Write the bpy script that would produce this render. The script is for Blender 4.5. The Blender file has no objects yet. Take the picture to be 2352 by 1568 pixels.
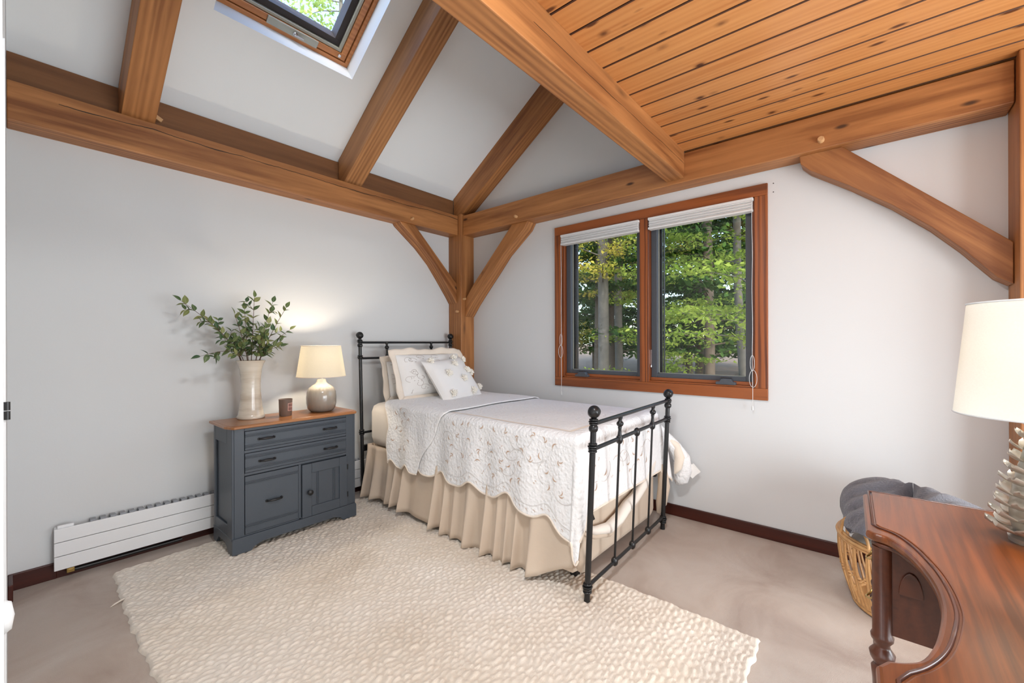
import bpy, bmesh, math, random
import numpy as np
from mathutils import Matrix, Vector

PI = math.pi
S = bpy.context.scene
COL = S.collection
random.seed(7)
RNG = np.random.default_rng(11)

# ------------------------------------------------------------------ camera
CAM_LOC = (-3.1312, -3.3505, 1.25)
YAW, ROLL, FPX, SHIFT_PX = math.radians(49.758), math.radians(-0.158), 979.37, 4.63
_fw = Vector((math.sin(YAW), math.cos(YAW), 0)); _r = Vector((math.cos(YAW), -math.sin(YAW), 0)); _u = Vector((0, 0, 1))
_rt = _r*math.cos(ROLL) + _u*math.sin(ROLL); _up = -_r*math.sin(ROLL) + _u*math.cos(ROLL)
cam_d = bpy.data.cameras.new('camera'); cam = bpy.data.objects.new('camera', cam_d); COL.objects.link(cam)
cam.matrix_world = Matrix(((_rt.x, _up.x, -_fw.x, CAM_LOC[0]), (_rt.y, _up.y, -_fw.y, CAM_LOC[1]),
                           (_rt.z, _up.z, -_fw.z, CAM_LOC[2]), (0, 0, 0, 1)))
cam_d.sensor_fit = 'HORIZONTAL'; cam_d.sensor_width = 36.0; cam_d.lens = FPX*36/2352
cam_d.shift_y = SHIFT_PX/2352; cam_d.clip_start = 0.01; cam_d.clip_end = 300
S.camera = cam

# ------------------------------------------------------------------ world, sun, added fill lights, exposure
world = bpy.data.worlds.new('World'); S.world = world; world.use_nodes = True
wn = world.node_tree.nodes; wl = world.node_tree.links; wn.clear()
w_sky = wn.new('ShaderNodeTexSky'); w_sky.sky_type = 'NISHITA'; w_sky.sun_disc = False
w_sky.sun_elevation = math.radians(38); w_sky.sun_rotation = math.radians(215); w_sky.air_density = 1.0; w_sky.dust_density = 2.0
w_bg = wn.new('ShaderNodeBackground'); w_bg.inputs[1].default_value = 1.15
w_out = wn.new('ShaderNodeOutputWorld')
wl.new(w_sky.outputs[0], w_bg.inputs[0]); wl.new(w_bg.outputs[0], w_out.inputs[0])

def lamp(name, kind, loc, energy, color=(1, 1, 1), **kw):
    d = bpy.data.lights.new(name, kind); d.energy = energy; d.color = color
    for k, v in kw.items():
        setattr(d, k, v)
    o = bpy.data.objects.new(name, d); COL.objects.link(o); o.location = loc
    return o
sun = lamp('sun', 'SUN', (-10, -12, 12), 4.6, (1.0, 0.93, 0.82), angle=math.radians(1.5))
sun.rotation_euler = Vector((0.56, 0.60, -0.52)).to_track_quat('-Z', 'Y').to_euler()
# unseen fill lights added behind the camera, south and west
fill_s = lamp('south_fill_light', 'AREA', (-1.60, -5.47, 0.85), 140, (0.86, 0.94, 1.0), shape='RECTANGLE', size=2.5, size_y=1.6)
fill_s.rotation_euler = Vector((0, 1, 0)).to_track_quat('-Z', 'Y').to_euler()
fill_w = lamp('hall_fill_light', 'AREA', (-4.44, -3.64, 0.70), 22, (0.86, 0.94, 1.0), shape='RECTANGLE', size=2.0, size_y=1.35)
fill_w.rotation_euler = Vector((1, 0, 0)).to_track_quat('-Z', 'Y').to_euler()
for nm, loc, dirv, sx, sy in (('window_portal', (0.2, -2.03, 1.58), (-1, 0, 0), 1.55, 1.3),
                              ('skylight_portal', (-1.98, -1.05, 3.69), (0, -0.5547, -0.832), 0.9, 1.5)):
    po = lamp(nm, 'AREA', loc, 1, shape='RECTANGLE', size=sx, size_y=sy); po.data.cycles.is_portal = True
    po.rotation_euler = Vector(dirv).to_track_quat('-Z', 'Y').to_euler()
S.view_settings.view_transform = 'Standard'; S.view_settings.look = 'None'
S.view_settings.gamma = 1.0; S.view_settings.use_curve_mapping = False
S.view_settings.exposure = 0.03
S.cycles.max_bounces = 6; S.cycles.diffuse_bounces = 5; S.cycles.glossy_bounces = 3; S.cycles.transparent_max_bounces = 8
S.cycles.adaptive_threshold = 0.02; S.cycles.sample_clamp_indirect = 8.0; S.cycles.caustics_reflective = False; S.cycles.caustics_refractive = False

# ------------------------------------------------------------------ material helpers
def lin(r, g, b):
    f = lambda c: (c/255/12.92) if c/255 <= 0.04045 else ((c/255+0.055)/1.055)**2.4
    return (f(r), f(g), f(b), 1.0)

class NT:
    def __init__(s, name):
        s.m = bpy.data.materials.new(name); s.m.use_nodes = True
        s.t = s.m.node_tree; s.t.nodes.clear()
        s.out = s.t.nodes.new('ShaderNodeOutputMaterial')
    def n(s, typ, **kw):
        nd = s.t.nodes.new('ShaderNode'+typ)
        for k, v in kw.items():
            if hasattr(nd, k):
                setattr(nd, k, v)
            else:
                nd.inputs[k.replace('_', ' ')].default_value = v
        return nd
    def l(s, a, b):
        s.t.links.new(a, b)
    def coords(s, scale=(1, 1, 1), rand=0.0):
        tc = s.n('TexCoord'); mp = s.n('Mapping'); mp.inputs['Scale'].default_value = scale
        if rand:
            oi = s.n('ObjectInfo'); mu = s.n('Math', operation='MULTIPLY'); mu.inputs[1].default_value = rand
            s.l(oi.outputs['Random'], mu.inputs[0])
            ad = s.n('VectorMath', operation='ADD')
            cb = s.n('CombineXYZ'); s.l(mu.outputs[0], cb.inputs[0]); s.l(mu.outputs[0], cb.inputs[1])
            s.l(tc.outputs['Object'], ad.inputs[0]); s.l(cb.outputs[0], ad.inputs[1])
            s.l(ad.outputs[0], mp.inputs['Vector'])
        else:
            s.l(tc.outputs['Object'], mp.inputs['Vector'])
        return mp.outputs[0]
    def noise(s, vec, scale, detail=4, rough=0.55, dist=0.0):
        nd = s.n('TexNoise'); nd.inputs['Scale'].default_value = scale; nd.inputs['Detail'].default_value = detail
        nd.inputs['Roughness'].default_value = rough; nd.inputs['Distortion'].default_value = dist
        if vec is not None:
            s.l(vec, nd.inputs['Vector'])
        return nd.outputs['Fac']
    def ramp(s, fac, stops):
        nd = s.n('ValToRGB'); el = nd.color_ramp.elements
        while len(el) < len(stops):
            el.new(0.5)
        for e, (p, c) in zip(el, stops):
            e.position = p; e.color = c if len(c) == 4 else (*c, 1)
        s.l(fac, nd.inputs[0]); return nd.outputs[0]
    def mix(s, fac, a, b, mode='MIX'):
        nd = s.n('MixRGB', blend_type=mode)
        for sock, v in ((nd.inputs[0], fac), (nd.inputs[1], a), (nd.inputs[2], b)):
            if isinstance(v, (int, float)):
                sock.default_value = v
            elif isinstance(v, tuple):
                sock.default_value = v if len(v) == 4 else (*v, 1)
            else:
                s.l(v, sock)
        return nd.outputs[0]
    def math(s, op, a, b=None, c=None):
        nd = s.n('Math', operation=op)
        for i, v in enumerate((a, b, c)):
            if v is None:
                continue
            if isinstance(v, (int, float)):
                nd.inputs[i].default_value = v
            else:
                s.l(v, nd.inputs[i])
        return nd.outputs[0]
    def bump(s, h, strength=0.3, dist=0.01):
        nd = s.n('Bump'); nd.inputs['Strength'].default_value = strength; nd.inputs['Distance'].default_value = dist
        s.l(h, nd.inputs['Height']); return nd.outputs[0]
    def done(s, color, rough=0.6, normal=None, spec=0.5, sheen=0.0, metallic=0.0, coat=0.0):
        p = s.n('BsdfPrincipled')
        if isinstance(color, tuple):
            p.inputs['Base Color'].default_value = color if len(color) == 4 else (*color, 1)
        else:
            s.l(color, p.inputs['Base Color'])
        if isinstance(rough, (int, float)):
            p.inputs['Roughness'].default_value = rough
        else:
            s.l(rough, p.inputs['Roughness'])
        p.inputs['Specular IOR Level'].default_value = spec; p.inputs['Metallic'].default_value = metallic
        p.inputs['Sheen Weight'].default_value = sheen; p.inputs['Coat Weight'].default_value = coat
        p.inputs['Coat Roughness'].default_value = 0.12
        if normal is not None:
            s.l(normal, p.inputs['Normal'])
        s.l(p.outputs[0], s.out.inputs[0]); return s.m

def plain(name, rgb, rough=0.6, var=0.06, vscale=12, bump=0.0, bscale=60, **kw):
    t = NT(name); v = t.coords()
    f = t.noise(v, vscale, 4)
    c = t.mix(f, tuple(x*(1-var) for x in rgb[:3]), tuple(min(1, x*(1+var)) for x in rgb[:3]))
    nm = t.bump(t.noise(v, bscale, 3), bump, 0.004) if bump else None
    return t.done(c, rough, nm, **kw)

def wood(name, light, dark, knots=None, along=1.0, across=14.0, rough=0.45, crack=None, bump=0.25, coat=0.0, rand=37.0, knot_scale=2.2, ring=0.5, lo=0.22, hi=0.66, kstretch=0.55, ks=1.0):
    """grain runs along the local X axis of the object"""
    t = NT(name)
    v = t.coords((along*0.55, across, across), rand)
    v2 = t.coords((along*0.35, across*0.22, across*0.22), rand)
    g1 = t.noise(v, 3.2, 7, 0.62, 0.4); g2 = t.noise(v2, 2.0, 3, 0.5, 0.8)
    # cathedral rings from a distorted wave
    w = t.n('TexWave', wave_type='BANDS', bands_direction='Y'); t.l(t.coords((along*0.16, 3.2, 2.4), rand), w.inputs['Vector'])
    w.inputs['Scale'].default_value = 3.2; w.inputs['Distortion'].default_value = 7.0; w.inputs['Detail'].default_value = 3; w.inputs['Detail Scale'].default_value = 1.1
    fac = t.math('ADD', t.math('MULTIPLY', g1, 0.62), t.math('MULTIPLY', w.outputs['Fac'], 0.38*ring))
    base = t.ramp(fac, [(lo, dark), (hi, light)])
    base = t.mix(t.ramp(g2, [(0.35, (0, 0, 0)), (0.7, (1, 1, 1))]), base, t.mix(0.5, base, light), 'MIX')
    base = t.mix(t.math('MULTIPLY', g2, 0.35), base, dark)
    h = fac
    if knots:
        vo = t.n('TexVoronoi', feature='F1'); t.l(t.coords((kstretch*knot_scale, 1.7*knot_scale, 1.7*knot_scale), rand*1.7), vo.inputs['Vector'])
        vo.inputs['Scale'].default_value = 1.5
        k = t.ramp(vo.outputs['Distance'], [(0.05*ks, (1, 1, 1)), (0.105*ks, (0.35, 0.35, 0.35)), (0.17*ks, (0, 0, 0))])
        vo2 = t.n('TexVoronoi', feature='F1'); t.l(t.coords((1.5*knot_scale, 4.2*knot_scale, 4.2*knot_scale), rand*0.7), vo2.inputs['Vector'])
        vo2.inputs['Scale'].default_value = 1.0
        k2 = t.ramp(vo2.outputs['Distance'], [(0.07*ks, (0.95, 0.95, 0.95)), (0.15*ks, (0, 0, 0))])
        base = t.mix(k, base, knots); base = t.mix(k2, base, knots)
    if crack:
        axis, off, wid, amp, x0, x1 = crack
        sp = t.n('SeparateXYZ'); tc = t.n('TexCoord'); t.l(tc.outputs['Object'], sp.inputs[0])
        cb = t.n('CombineXYZ'); t.l(sp.outputs[0], cb.inputs[0])
        wob = t.math('MULTIPLY', t.math('SUBTRACT', t.noise(cb.outputs[0], 1.3, 5, 0.5), 0.5), amp)
        dd = t.math('ABSOLUTE', t.math('SUBTRACT', t.math('SUBTRACT', sp.outputs[axis], off), wob))
        wv = t.math('MULTIPLY', t.math('ADD', t.noise(cb.outputs[0], 4.0, 2), -0.15), wid*2)
        inside = t.math('LESS_THAN', dd, wv)
        if x0 is not None:
            inside = t.math('MULTIPLY', inside, t.math('MULTIPLY', t.math('GREATER_THAN', sp.outputs[0], x0), t.math('LESS_THAN', sp.outputs[0], x1)))
        base = t.mix(inside, base, (0.012, 0.006, 0.003, 1))
    return t.done(base, rough, t.bump(h, bump, 0.003), coat=coat)

def glass_mat(name, tint=(0.9, 0.93, 0.92), gloss=0.06):
    t = NT(name); tr = t.n('BsdfTransparent'); tr.inputs[0].default_value = (*tint, 1)
    gl = t.n('BsdfGlossy'); gl.inputs['Roughness'].default_value = 0.02
    mx = t.n('MixShader'); mx.inputs[0].default_value = gloss
    t.l(tr.outputs[0], mx.inputs[1]); t.l(gl.outputs[0], mx.inputs[2]); t.l(mx.outputs[0], t.out.inputs[0])
    return t.m

def translucent(name, rgb, frac=0.5, weave=220.0):
    t = NT(name); v = t.coords((weave, weave, weave*1.4))
    f = t.noise(v, 1.0, 2); c = t.mix(t.math('MULTIPLY', f, 0.35), (*rgb, 1), tuple(x*0.72 for x in rgb))
    d = t.n('BsdfDiffuse'); tr = t.n('BsdfTranslucent'); t.l(c, d.inputs[0]); t.l(c, tr.inputs[0])
    mx = t.n('MixShader'); mx.inputs[0].default_value = frac
    t.l(d.outputs[0], mx.inputs[1]); t.l(tr.outputs[0], mx.inputs[2]); t.l(mx.outputs[0], t.out.inputs[0])
    return t.m

def fabric(name, rgb, weave=900.0, var=0.05, bump=0.25, bscale=14.0, rough=0.9, sheen=0.15, wrinkle=0.0):
    t = NT(name); v = t.coords()
    f = t.noise(v, 6, 4)
    c = t.mix(f, tuple(x*(1-var) for x in rgb), tuple(min(1, x*(1+var)) for x in rgb))
    h = t.noise(v, bscale, 5, 0.55)
    return t.done(c, rough, t.bump(h, bump, 0.01), sheen=sheen, spec=0.2)

M = {}
M['wall'] = plain('wall_paint', (0.675, 0.68, 0.678), 0.9, 0.012, 3, 0.08, 90, spec=0.25)
M['lit_wall_paint'] = plain('lit_wall_paint', (0.835, 0.87, 0.885), 0.9, 0.012, 3, 0.06, 90, spec=0.25)  # wall paint, lightened to make up for weak light on the slope
M['white_trim'] = plain('white_paint', (0.66, 0.67, 0.67), 0.45, 0.02, 6)
M['oak'] = wood('oak_beam', lin(198, 136, 80), lin(120, 70, 34), lin(64, 38, 22), along=1.0, across=9, rough=0.5, knot_scale=1.3, ks=.55, lo=.26, hi=.62)
M['oak_check'] = wood('oak_beam_checked', lin(200, 138, 82), lin(122, 72, 36), lin(64, 38, 22), lo=.26, hi=.62, across=9, rough=0.5, crack=(2, 0.055, 0.0028, 0.11, -1.3, 2.0), knot_scale=1.3, ks=.6)
M['oak_tie'] = wood('oak_tie_checked', lin(200, 138, 82), lin(122, 72, 36), lin(64, 38, 22), lo=.26, hi=.62, across=9, rough=0.5, crack=(2, 0.0, 0.002, 0.05, -0.2, 2.0), knot_scale=1.3, ks=.6)
M['oak_rafter'] = wood('oak_rafter_checked', lin(200, 144, 92), lin(124, 78, 42), lin(46, 30, 20), lo=.26, hi=.62, across=8, rough=0.5, crack=(2, 0.01, 0.0022, 0.06, -1.9, 0.6), knot_scale=1.3, ks=.6)
M['oak_pale'] = wood('oak_peg', lin(214, 172, 124), lin(184, 134, 88), None, across=30, rough=0.5)
M['plate'] = wood('oak_plate', lin(138, 92, 54), lin(96, 58, 30), lin(48, 30, 18), across=8, rough=0.6, knot_scale=1.1, ks=.45)
M['pine'] = wood('knotty_pine', lin(212, 152, 92), lin(172, 106, 54), lin(78, 38, 18), across=8, rough=0.38, bump=0.08, coat=0.1, knot_scale=2.6, rand=91.0, ring=0.4, kstretch=1.15)
M['groove'] = plain('groove_shade', lin(78, 44, 22), 0.7)  # dark tone stands in for shade in the plank gaps
M['redoak'] = wood('red_oak_trim', lin(160, 88, 40), lin(80, 36, 14), None, across=26, rough=0.4, ring=1.1, lo=.32, hi=.62)
M['base'] = wood('dark_baseboard', lin(86, 34, 20), lin(44, 14, 9), None, across=20, rough=0.35)
M['mahog'] = wood('mahogany', lin(146, 80, 36), lin(80, 40, 15), None, along=1.6, across=22, rough=0.30, bump=0.03, coat=0.12, ring=0.3, lo=.3, hi=.62)
M['mahog_dark'] = wood('mahogany_dark', lin(104, 54, 32), lin(60, 28, 16), None, across=20, rough=0.32, bump=0.04, coat=0.25, ring=0.3)
M['honey'] = wood('honey_wood', lin(184, 124, 74), lin(128, 78, 40), None, across=20, rough=0.3, coat=0.2)
M['sky_wood'] = wood('skylight_pine', lin(210, 142, 82), lin(160, 94, 46), None, across=20, rough=0.35, coat=0.2)
M['slate'] = plain('slate_blue_paint', lin(70, 77, 85), 0.42, 0.10, 5, 0.1, 70)
M['dark_metal'] = plain('dark_bronze', (0.012, 0.011, 0.011, 1), 0.4, 0.1)
M['iron'] = plain('black_iron', (0.0075, 0.0078, 0.0085, 1), 0.33, 0.2, 30, 0.12, 140)
M['alu'] = plain('dark_sash_metal', lin(72, 76, 82), 0.45, 0.08)
M['alu_light'] = plain('pale_sash_metal', lin(168, 168, 156), 0.4, 0.05, metallic=0.3)
M['gasket'] = plain('window_gasket', lin(52, 46, 46), 0.6)
M['chrome'] = plain('chrome', (0.6, 0.6, 0.62, 1), 0.2, 0.03, metallic=1.0)
M['brass'] = plain('aged_brass', lin(190, 160, 96), 0.3, 0.1, metallic=0.9)
M['plastic_w'] = plain('white_plastic', (0.70, 0.695, 0.68, 1), 0.5, 0.02)
M['radiator'] = plain('radiator_enamel', (0.80, 0.80, 0.80, 1), 0.35, 0.01)
M['fin'] = plain('radiator_fin', lin(150, 152, 156), 0.5, 0.1)
M['rough_brown'] = plain('raw_brown_board', lin(96, 80, 64), 0.8, 0.35, 14)
M['pane'] = glass_mat('window_glass', (0.74, 0.76, 0.76), 0.04)
M['sky_pane'] = glass_mat('skylight_glass', (0.92, 0.95, 0.97), 0.04)
M['sheet'] = fabric('ivory_sheet', (0.80, 0.735, 0.66), bscale=7, bump=0.25)
M['skirt'] = fabric('beige_skirt', (0.63, 0.515, 0.405), bscale=9, bump=0.3)
M['cream'] = fabric('cream_binding', (0.81, 0.71, 0.60), bscale=30, bump=0.2)
M['pillow_w'] = fabric('white_linen', (0.83, 0.81, 0.78), bscale=10, bump=0.25)
M['pom'] = fabric('ivory_pompom', (0.87, 0.82, 0.73), bscale=60, bump=0.05)
M['thread'] = plain('taupe_thread', lin(198, 168, 144), 0.8, 0.15, 20)
M['thread_grey'] = plain('grey_thread', lin(214, 208, 203), 0.8, 0.1, 20)
M['thread_sham'] = plain('sham_thread', lin(190, 180, 174), 0.8, 0.1, 20)
M['card'] = plain('white_card', (0.82, 0.80, 0.77, 1), 0.7, 0.01)
M['rattan'] = wood('rattan', lin(222, 178, 122), lin(182, 130, 78), None, across=40, rough=0.45)
M['shade'] = translucent('linen_shade', (0.95, 0.91, 0.81), 0.62)
M['shade2'] = translucent('ivory_shade', (0.92, 0.90, 0.85), 0.5)
M['bulb'] = plain('frosted_bulb', (0.85, 0.85, 0.82, 1), 0.4, 0.0)
M['wax'] = plain('candle_wax', (0.75, 0.68, 0.58, 1), 0.5, 0.02)
M['cup'] = plain('taupe_ceramic', lin(112, 94, 84), 0.35, 0.05)
M['print'] = plain('label_print', lin(222, 176, 160), 0.6, 0.02)
M['print_in'] = plain('label_inner', lin(128, 92, 84), 0.6, 0.02)
M['leaf'] = None
def quilt_mat():
    t = NT('quilted_cotton'); v = t.coords()
    vo = t.n('TexVoronoi', feature='SMOOTH_F1'); vo.inputs['Scale'].default_value = 62; t.l(v, vo.inputs['Vector'])
    h = t.math('ADD', t.math('MULTIPLY', vo.outputs['Distance'], -0.8), t.math('MULTIPLY', t.noise(v, 46, 4), 1.1))
    c = t.mix(t.noise(v, 5, 3), (0.855, 0.85, 0.845), (0.89, 0.885, 0.88))
    return t.done(c, 0.92, t.bump(h, 0.55, 0.012), sheen=0.1, spec=0.15)
M['quilt'] = quilt_mat()
def vase_mat():
    t = NT('glazed_stoneware'); v = t.coords((1, 1, 26)); v2 = t.coords((2, 2, 9))
    c = t.ramp(t.noise(v2, 1.2, 4), [(0.3, lin(176, 158, 138)), (0.5, lin(206, 194, 176)), (0.75, lin(222, 214, 200))])
    return t.done(c, 0.22, t.bump(t.noise(v, 1.0, 2), 0.35, 0.01), coat=0.5)
M['vase'] = vase_mat()
def lampbase_mat():
    t = NT('reactive_glaze'); v = t.coords(); sp = t.n('SeparateXYZ'); t.l(v, sp.inputs[0])
    z = t.math('ADD', sp.outputs[2], t.math('MULTIPLY', t.noise(t.coords((60, 60, 8)), 1, 4), 0.05))
    c = t.ramp(t.math('MULTIPLY', z, 4.0), [(0.0, lin(122, 114, 106)), (0.45, lin(150, 140, 127)), (0.74, lin(184, 174, 158)), (0.84, lin(224, 216, 202))])
    return t.done(c, 0.16, t.bump(t.noise(t.coords((90, 90, 20)), 1, 3), 0.1, 0.004), coat=0.6)
M['lampbase'] = lampbase_mat()
M['petal'] = plain('pewter_petal', lin(196, 187, 172), 0.34, 0.10, 20, metallic=0.5)
def carpet_mat():
    t = NT('beige_carpet'); v = t.coords()
    big = t.noise(v, 2.6, 5, 0.6, 0.6); fine = t.noise(v, 420, 2)
    c = t.ramp(big, [(0.30, lin(170, 150, 136)), (0.48, lin(192, 176, 163)), (0.70, lin(206, 194, 183))])
    c = t.mix(t.math('MULTIPLY', fine, 0.42), c, lin(158, 140, 126))
    return t.done(c, 0.95, t.bump(fine, 0.5, 0.006), sheen=0.25, spec=0.1)
M['carpet'] = carpet_mat()
def rug_mat():
    t = NT('ivory_wool'); v = t.coords()
    c = t.ramp(t.noise(v, 1.6, 4, 0.6), [(0.3, lin(214, 200, 182)), (0.5, lin(229, 218, 203)), (0.75, lin(236, 228, 217))])
    fib = t.noise(t.coords((120, 340, 200)), 1, 3)
    return t.done(c, 0.95, t.bump(fib, 0.45, 0.004), sheen=0.25, spec=0.1)
M['rug'] = rug_mat()
def fuzzy(name, a, b):
    t = NT(name); v = t.coords(); f = t.noise(v, 120, 5, 0.7)
    return t.done(t.mix(f, a, b), 0.95, t.bump(f, 0.9, 0.01), sheen=0.5, spec=0.1)
M['grey_fur'] = fuzzy('grey_plush', lin(84, 84, 92), lin(120, 120, 130))
M['white_fur'] = fuzzy('cream_sherpa', lin(206, 194, 178), lin(240, 236, 228))
M['bark'] = plain('grey_bark', lin(94, 90, 84), 0.9, 0.55, 9, 0.8, 22)
M['bark_dark'] = plain('dark_bark', lin(84, 74, 64), 0.9, 0.3, 8, 0.8, 20)
M['driveway'] = plain('gravel', lin(196, 188, 180), 0.95, 0.1, 2)
M['ground'] = plain('leaf_litter', lin(120, 98, 76), 0.95, 0.4, 3, 0.6, 10)
def leaf_mat(name, a, b, tr=0.45, tint=1.0):
    t = NT(name); v = t.coords(); c = t.mix(t.ramp(t.noise(v, 2.3, 3), [(0.35, (0, 0, 0)), (0.65, (1, 1, 1))]), a, b)
    d = t.n('BsdfDiffuse'); tl = t.n('BsdfTranslucent'); t.l(c, d.inputs[0]); t.l(c, tl.inputs[0])
    mx = t.n('MixShader'); mx.inputs[0].default_value = tr
    t.l(d.outputs[0], mx.inputs[1]); t.l(tl.outputs[0], mx.inputs[2]); t.l(mx.outputs[0], t.out.inputs[0]); return t.m
M['leaf_bright'] = leaf_mat('beech_leaves', lin(106, 134, 50), lin(176, 190, 90))
M['leaf_mid'] = leaf_mat('maple_leaves', lin(126, 146, 60), lin(214, 196, 96))
M['leaf_dark'] = leaf_mat('hemlock_needles', lin(46, 74, 40), lin(86, 116, 58), 0.25)
M['leaf_sky'] = leaf_mat('birch_leaves', lin(130, 160, 70), lin(190, 205, 120))
def vleaf():
    t = NT('vase_leaf'); oi = t.n('ObjectInfo')
    c = t.ramp(oi.outputs['Random'], [(0.0, lin(62, 92, 58)), (0.55, lin(98, 116, 66)), (1.0, lin(150, 152, 92))])
    sp = t.n('SeparateXYZ'); tc = t.n('TexCoord'); t.l(tc.outputs['Object'], sp.inputs[0])
    rib = t.math('LESS_THAN', t.math('ABSOLUTE', sp.outputs[1]), 0.0012)
    c = t.mix(t.math('MULTIPLY', rib, 0.35), c, lin(190, 196, 150))
    d = t.n('BsdfPrincipled'); t.l(c, d.inputs['Base Color']); d.inputs['Roughness'].default_value = 0.45
    tl = t.n('BsdfTranslucent'); t.l(c, tl.inputs[0]); mx = t.n('MixShader'); mx.inputs[0].default_value = 0.25
    t.l(d.outputs[0], mx.inputs[1]); t.l(tl.outputs[0], mx.inputs[2]); t.l(mx.outputs[0], t.out.inputs[0]); return t.m
M['leaf'] = vleaf()
M['twig'] = plain('brown_twig', lin(92, 66, 48), 0.7, 0.2)

# ------------------------------------------------------------------ geometry helpers: (verts, faces)
def gbox(x0, x1, y0, y1, z0, z1):
    v = [(x0, y0, z0), (x1, y0, z0), (x1, y1, z0), (x0, y1, z0), (x0, y0, z1), (x1, y0, z1), (x1, y1, z1), (x0, y1, z1)]
    return v, [(0, 3, 2, 1), (4, 5, 6, 7), (0, 1, 5, 4), (1, 2, 6, 5), (2, 3, 7, 6), (3, 0, 4, 7)]
def gjoin(*gs):
    V, F = [], []
    for v, f in gs:
        o = len(V); V += list(v); F += [tuple(i+o for i in q) for q in f]
    return V, F
def gxf(g, m):
    return [tuple(m @ Vector(v)) for v in g[0]], g[1]
def gmove(g, x, y, z):
    return [(a+x, b+y, c+z) for a, b, c in g[0]], g[1]
def glathe(prof, n=28, wob=None):
    V, F = [], []
    k = len(prof)
    for i in range(n):
        a = 2*PI*i/n
        for j, (r, z) in enumerate(prof):
            rr = r*(1 + (wob(a, z) if wob else 0))
            V.append((rr*math.cos(a), rr*math.sin(a), z))
    for i in range(n):
        i2 = (i+1) % n
        for j in range(k-1):
            F.append((i*k+j, i2*k+j, i2*k+j+1, i*k+j+1))
    if prof[0][0] > 1e-6:
        F.append(tuple(i*k for i in range(n))[::-1])
    if prof[-1][0] > 1e-6:
        F.append(tuple(i*k+k-1 for i in range(n)))
    return V, F
def gtube(pts, rad, n=8, caps=True):
    P = [Vector(p) for p in pts]; m = len(P)
    R = rad if isinstance(rad, (list, tuple)) else [rad]*m
    V, F = [], []
    t = (P[1]-P[0]).normalized(); u = t.orthogonal().normalized()
    for i in range(m):
        if i == 0: t = (P[1]-P[0])
        elif i == m-1: t = (P[-1]-P[-2])
        else: t = (P[i+1]-P[i-1])
        t = t.normalized() if t.length > 1e-9 else Vector((0, 0, 1))
        u = (u - t*u.dot(t)); u = u.normalized() if u.length > 1e-6 else t.orthogonal().normalized()
        w = t.cross(u)
        for j in range(n):
            a = 2*PI*j/n; V.append(tuple(P[i] + (u*math.cos(a)+w*math.sin(a))*R[i]))
    for i in range(m-1):
        for j in range(n):
            j2 = (j+1) % n; F.append((i*n+j, i*n+j2, (i+1)*n+j2, (i+1)*n+j))
    if caps:
        F.append(tuple(range(n))[::-1]); F.append(tuple((m-1)*n+j for j in range(n)))
    return V, F
def gprism(poly, h0, h1):
    """poly in local (x, z) extruded along y from h0 to h1"""
    n = len(poly); V = [(p[0], h0, p[1]) for p in poly] + [(p[0], h1, p[1]) for p in poly]
    F = [tuple(range(n)), tuple(range(n, 2*n))[::-1]] + [((i+1) % n, i, i+n, (i+1) % n+n) for i in range(n)]
    return V, F
def gslab(poly, z0, z1):
    n = len(poly); V = [(p[0], p[1], z0) for p in poly] + [(p[0], p[1], z1) for p in poly]
    F = [tuple(range(n))[::-1], tuple(range(n, 2*n))] + [(i, (i+1) % n, (i+1) % n+n, i+n) for i in range(n)]
    return V, F
def ggrid(fn, us, vs):
    V = [fn(u, v) for u in us for v in vs]; m = len(vs)
    F = [(i*m+j, (i+1)*m+j, (i+1)*m+j+1, i*m+j+1) for i in range(len(us)-1) for j in range(m-1)]
    return V, F
def gsphere(r, n=16, m=10, c=(0, 0, 0), sq=(1, 1, 1)):
    prof = [(max(1e-7, r*math.sin(PI*i/m)), -r*math.cos(PI*i/m)) for i in range(m+1)]
    g = glathe(prof, n); return [(a*sq[0]+c[0], b*sq[1]+c[1], d*sq[2]+c[2]) for a, b, d in g[0]], g[1]

def wm(o):
    return wm(o.parent) @ o.matrix_parent_inverse @ o.matrix_basis if o.parent else o.matrix_basis.copy()
def link(o, parent=None):
    COL.objects.link(o)
    if parent is not None:
        o.parent = parent; o.matrix_parent_inverse = wm(parent).inverted()
    return o
def mesh(name, g, mat, smooth=None):
    me = bpy.data.meshes.new(name); me.from_pydata([tuple(v) for v in g[0]], [], g[1])
    bm = bmesh.new(); bm.from_mesh(me); bmesh.ops.recalc_face_normals(bm, faces=bm.faces); bm.to_mesh(me); bm.free()
    if smooth is not None:
        me.shade_smooth(); me.set_sharp_from_angle(angle=math.radians(smooth))
    me.materials.append(M[mat] if isinstance(mat, str) else mat)
    return me
def obj(name, g, mat, parent=None, m=None, smooth=None, bevel=0.0, seg=2):
    """geometry g is given in world space unless a matrix m places it"""
    me = g if isinstance(g, bpy.types.Mesh) else mesh(name, g, mat, smooth)
    o = bpy.data.objects.new(name, me)
    if m is not None:
        o.matrix_basis = m
    link(o, parent)
    if bevel:
        b = o.modifiers.new('bevel', 'BEVEL'); b.width = bevel; b.segments = seg; b.limit_method = 'ANGLE'; b.angle_limit = math.radians(40)
    return o
def tag(o, label=None, cat=None, group=None, kind=None):
    if label: o['label'] = label
    if cat: o['category'] = cat
    if group: o['group'] = group
    if kind: o['kind'] = kind
    return o
def thing(name, loc, label=None, cat=None, group=None, kind=None):
    o = bpy.data.objects.new(name, None); o.location = loc; o.empty_display_size = 0.1; COL.objects.link(o)
    return tag(o, label, cat, group, kind)
AX = {'x': Matrix.Identity(4), 'y': Matrix.Rotation(PI/2, 4, 'Z'), 'z': Matrix.Rotation(-PI/2, 4, 'Y')}
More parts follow.
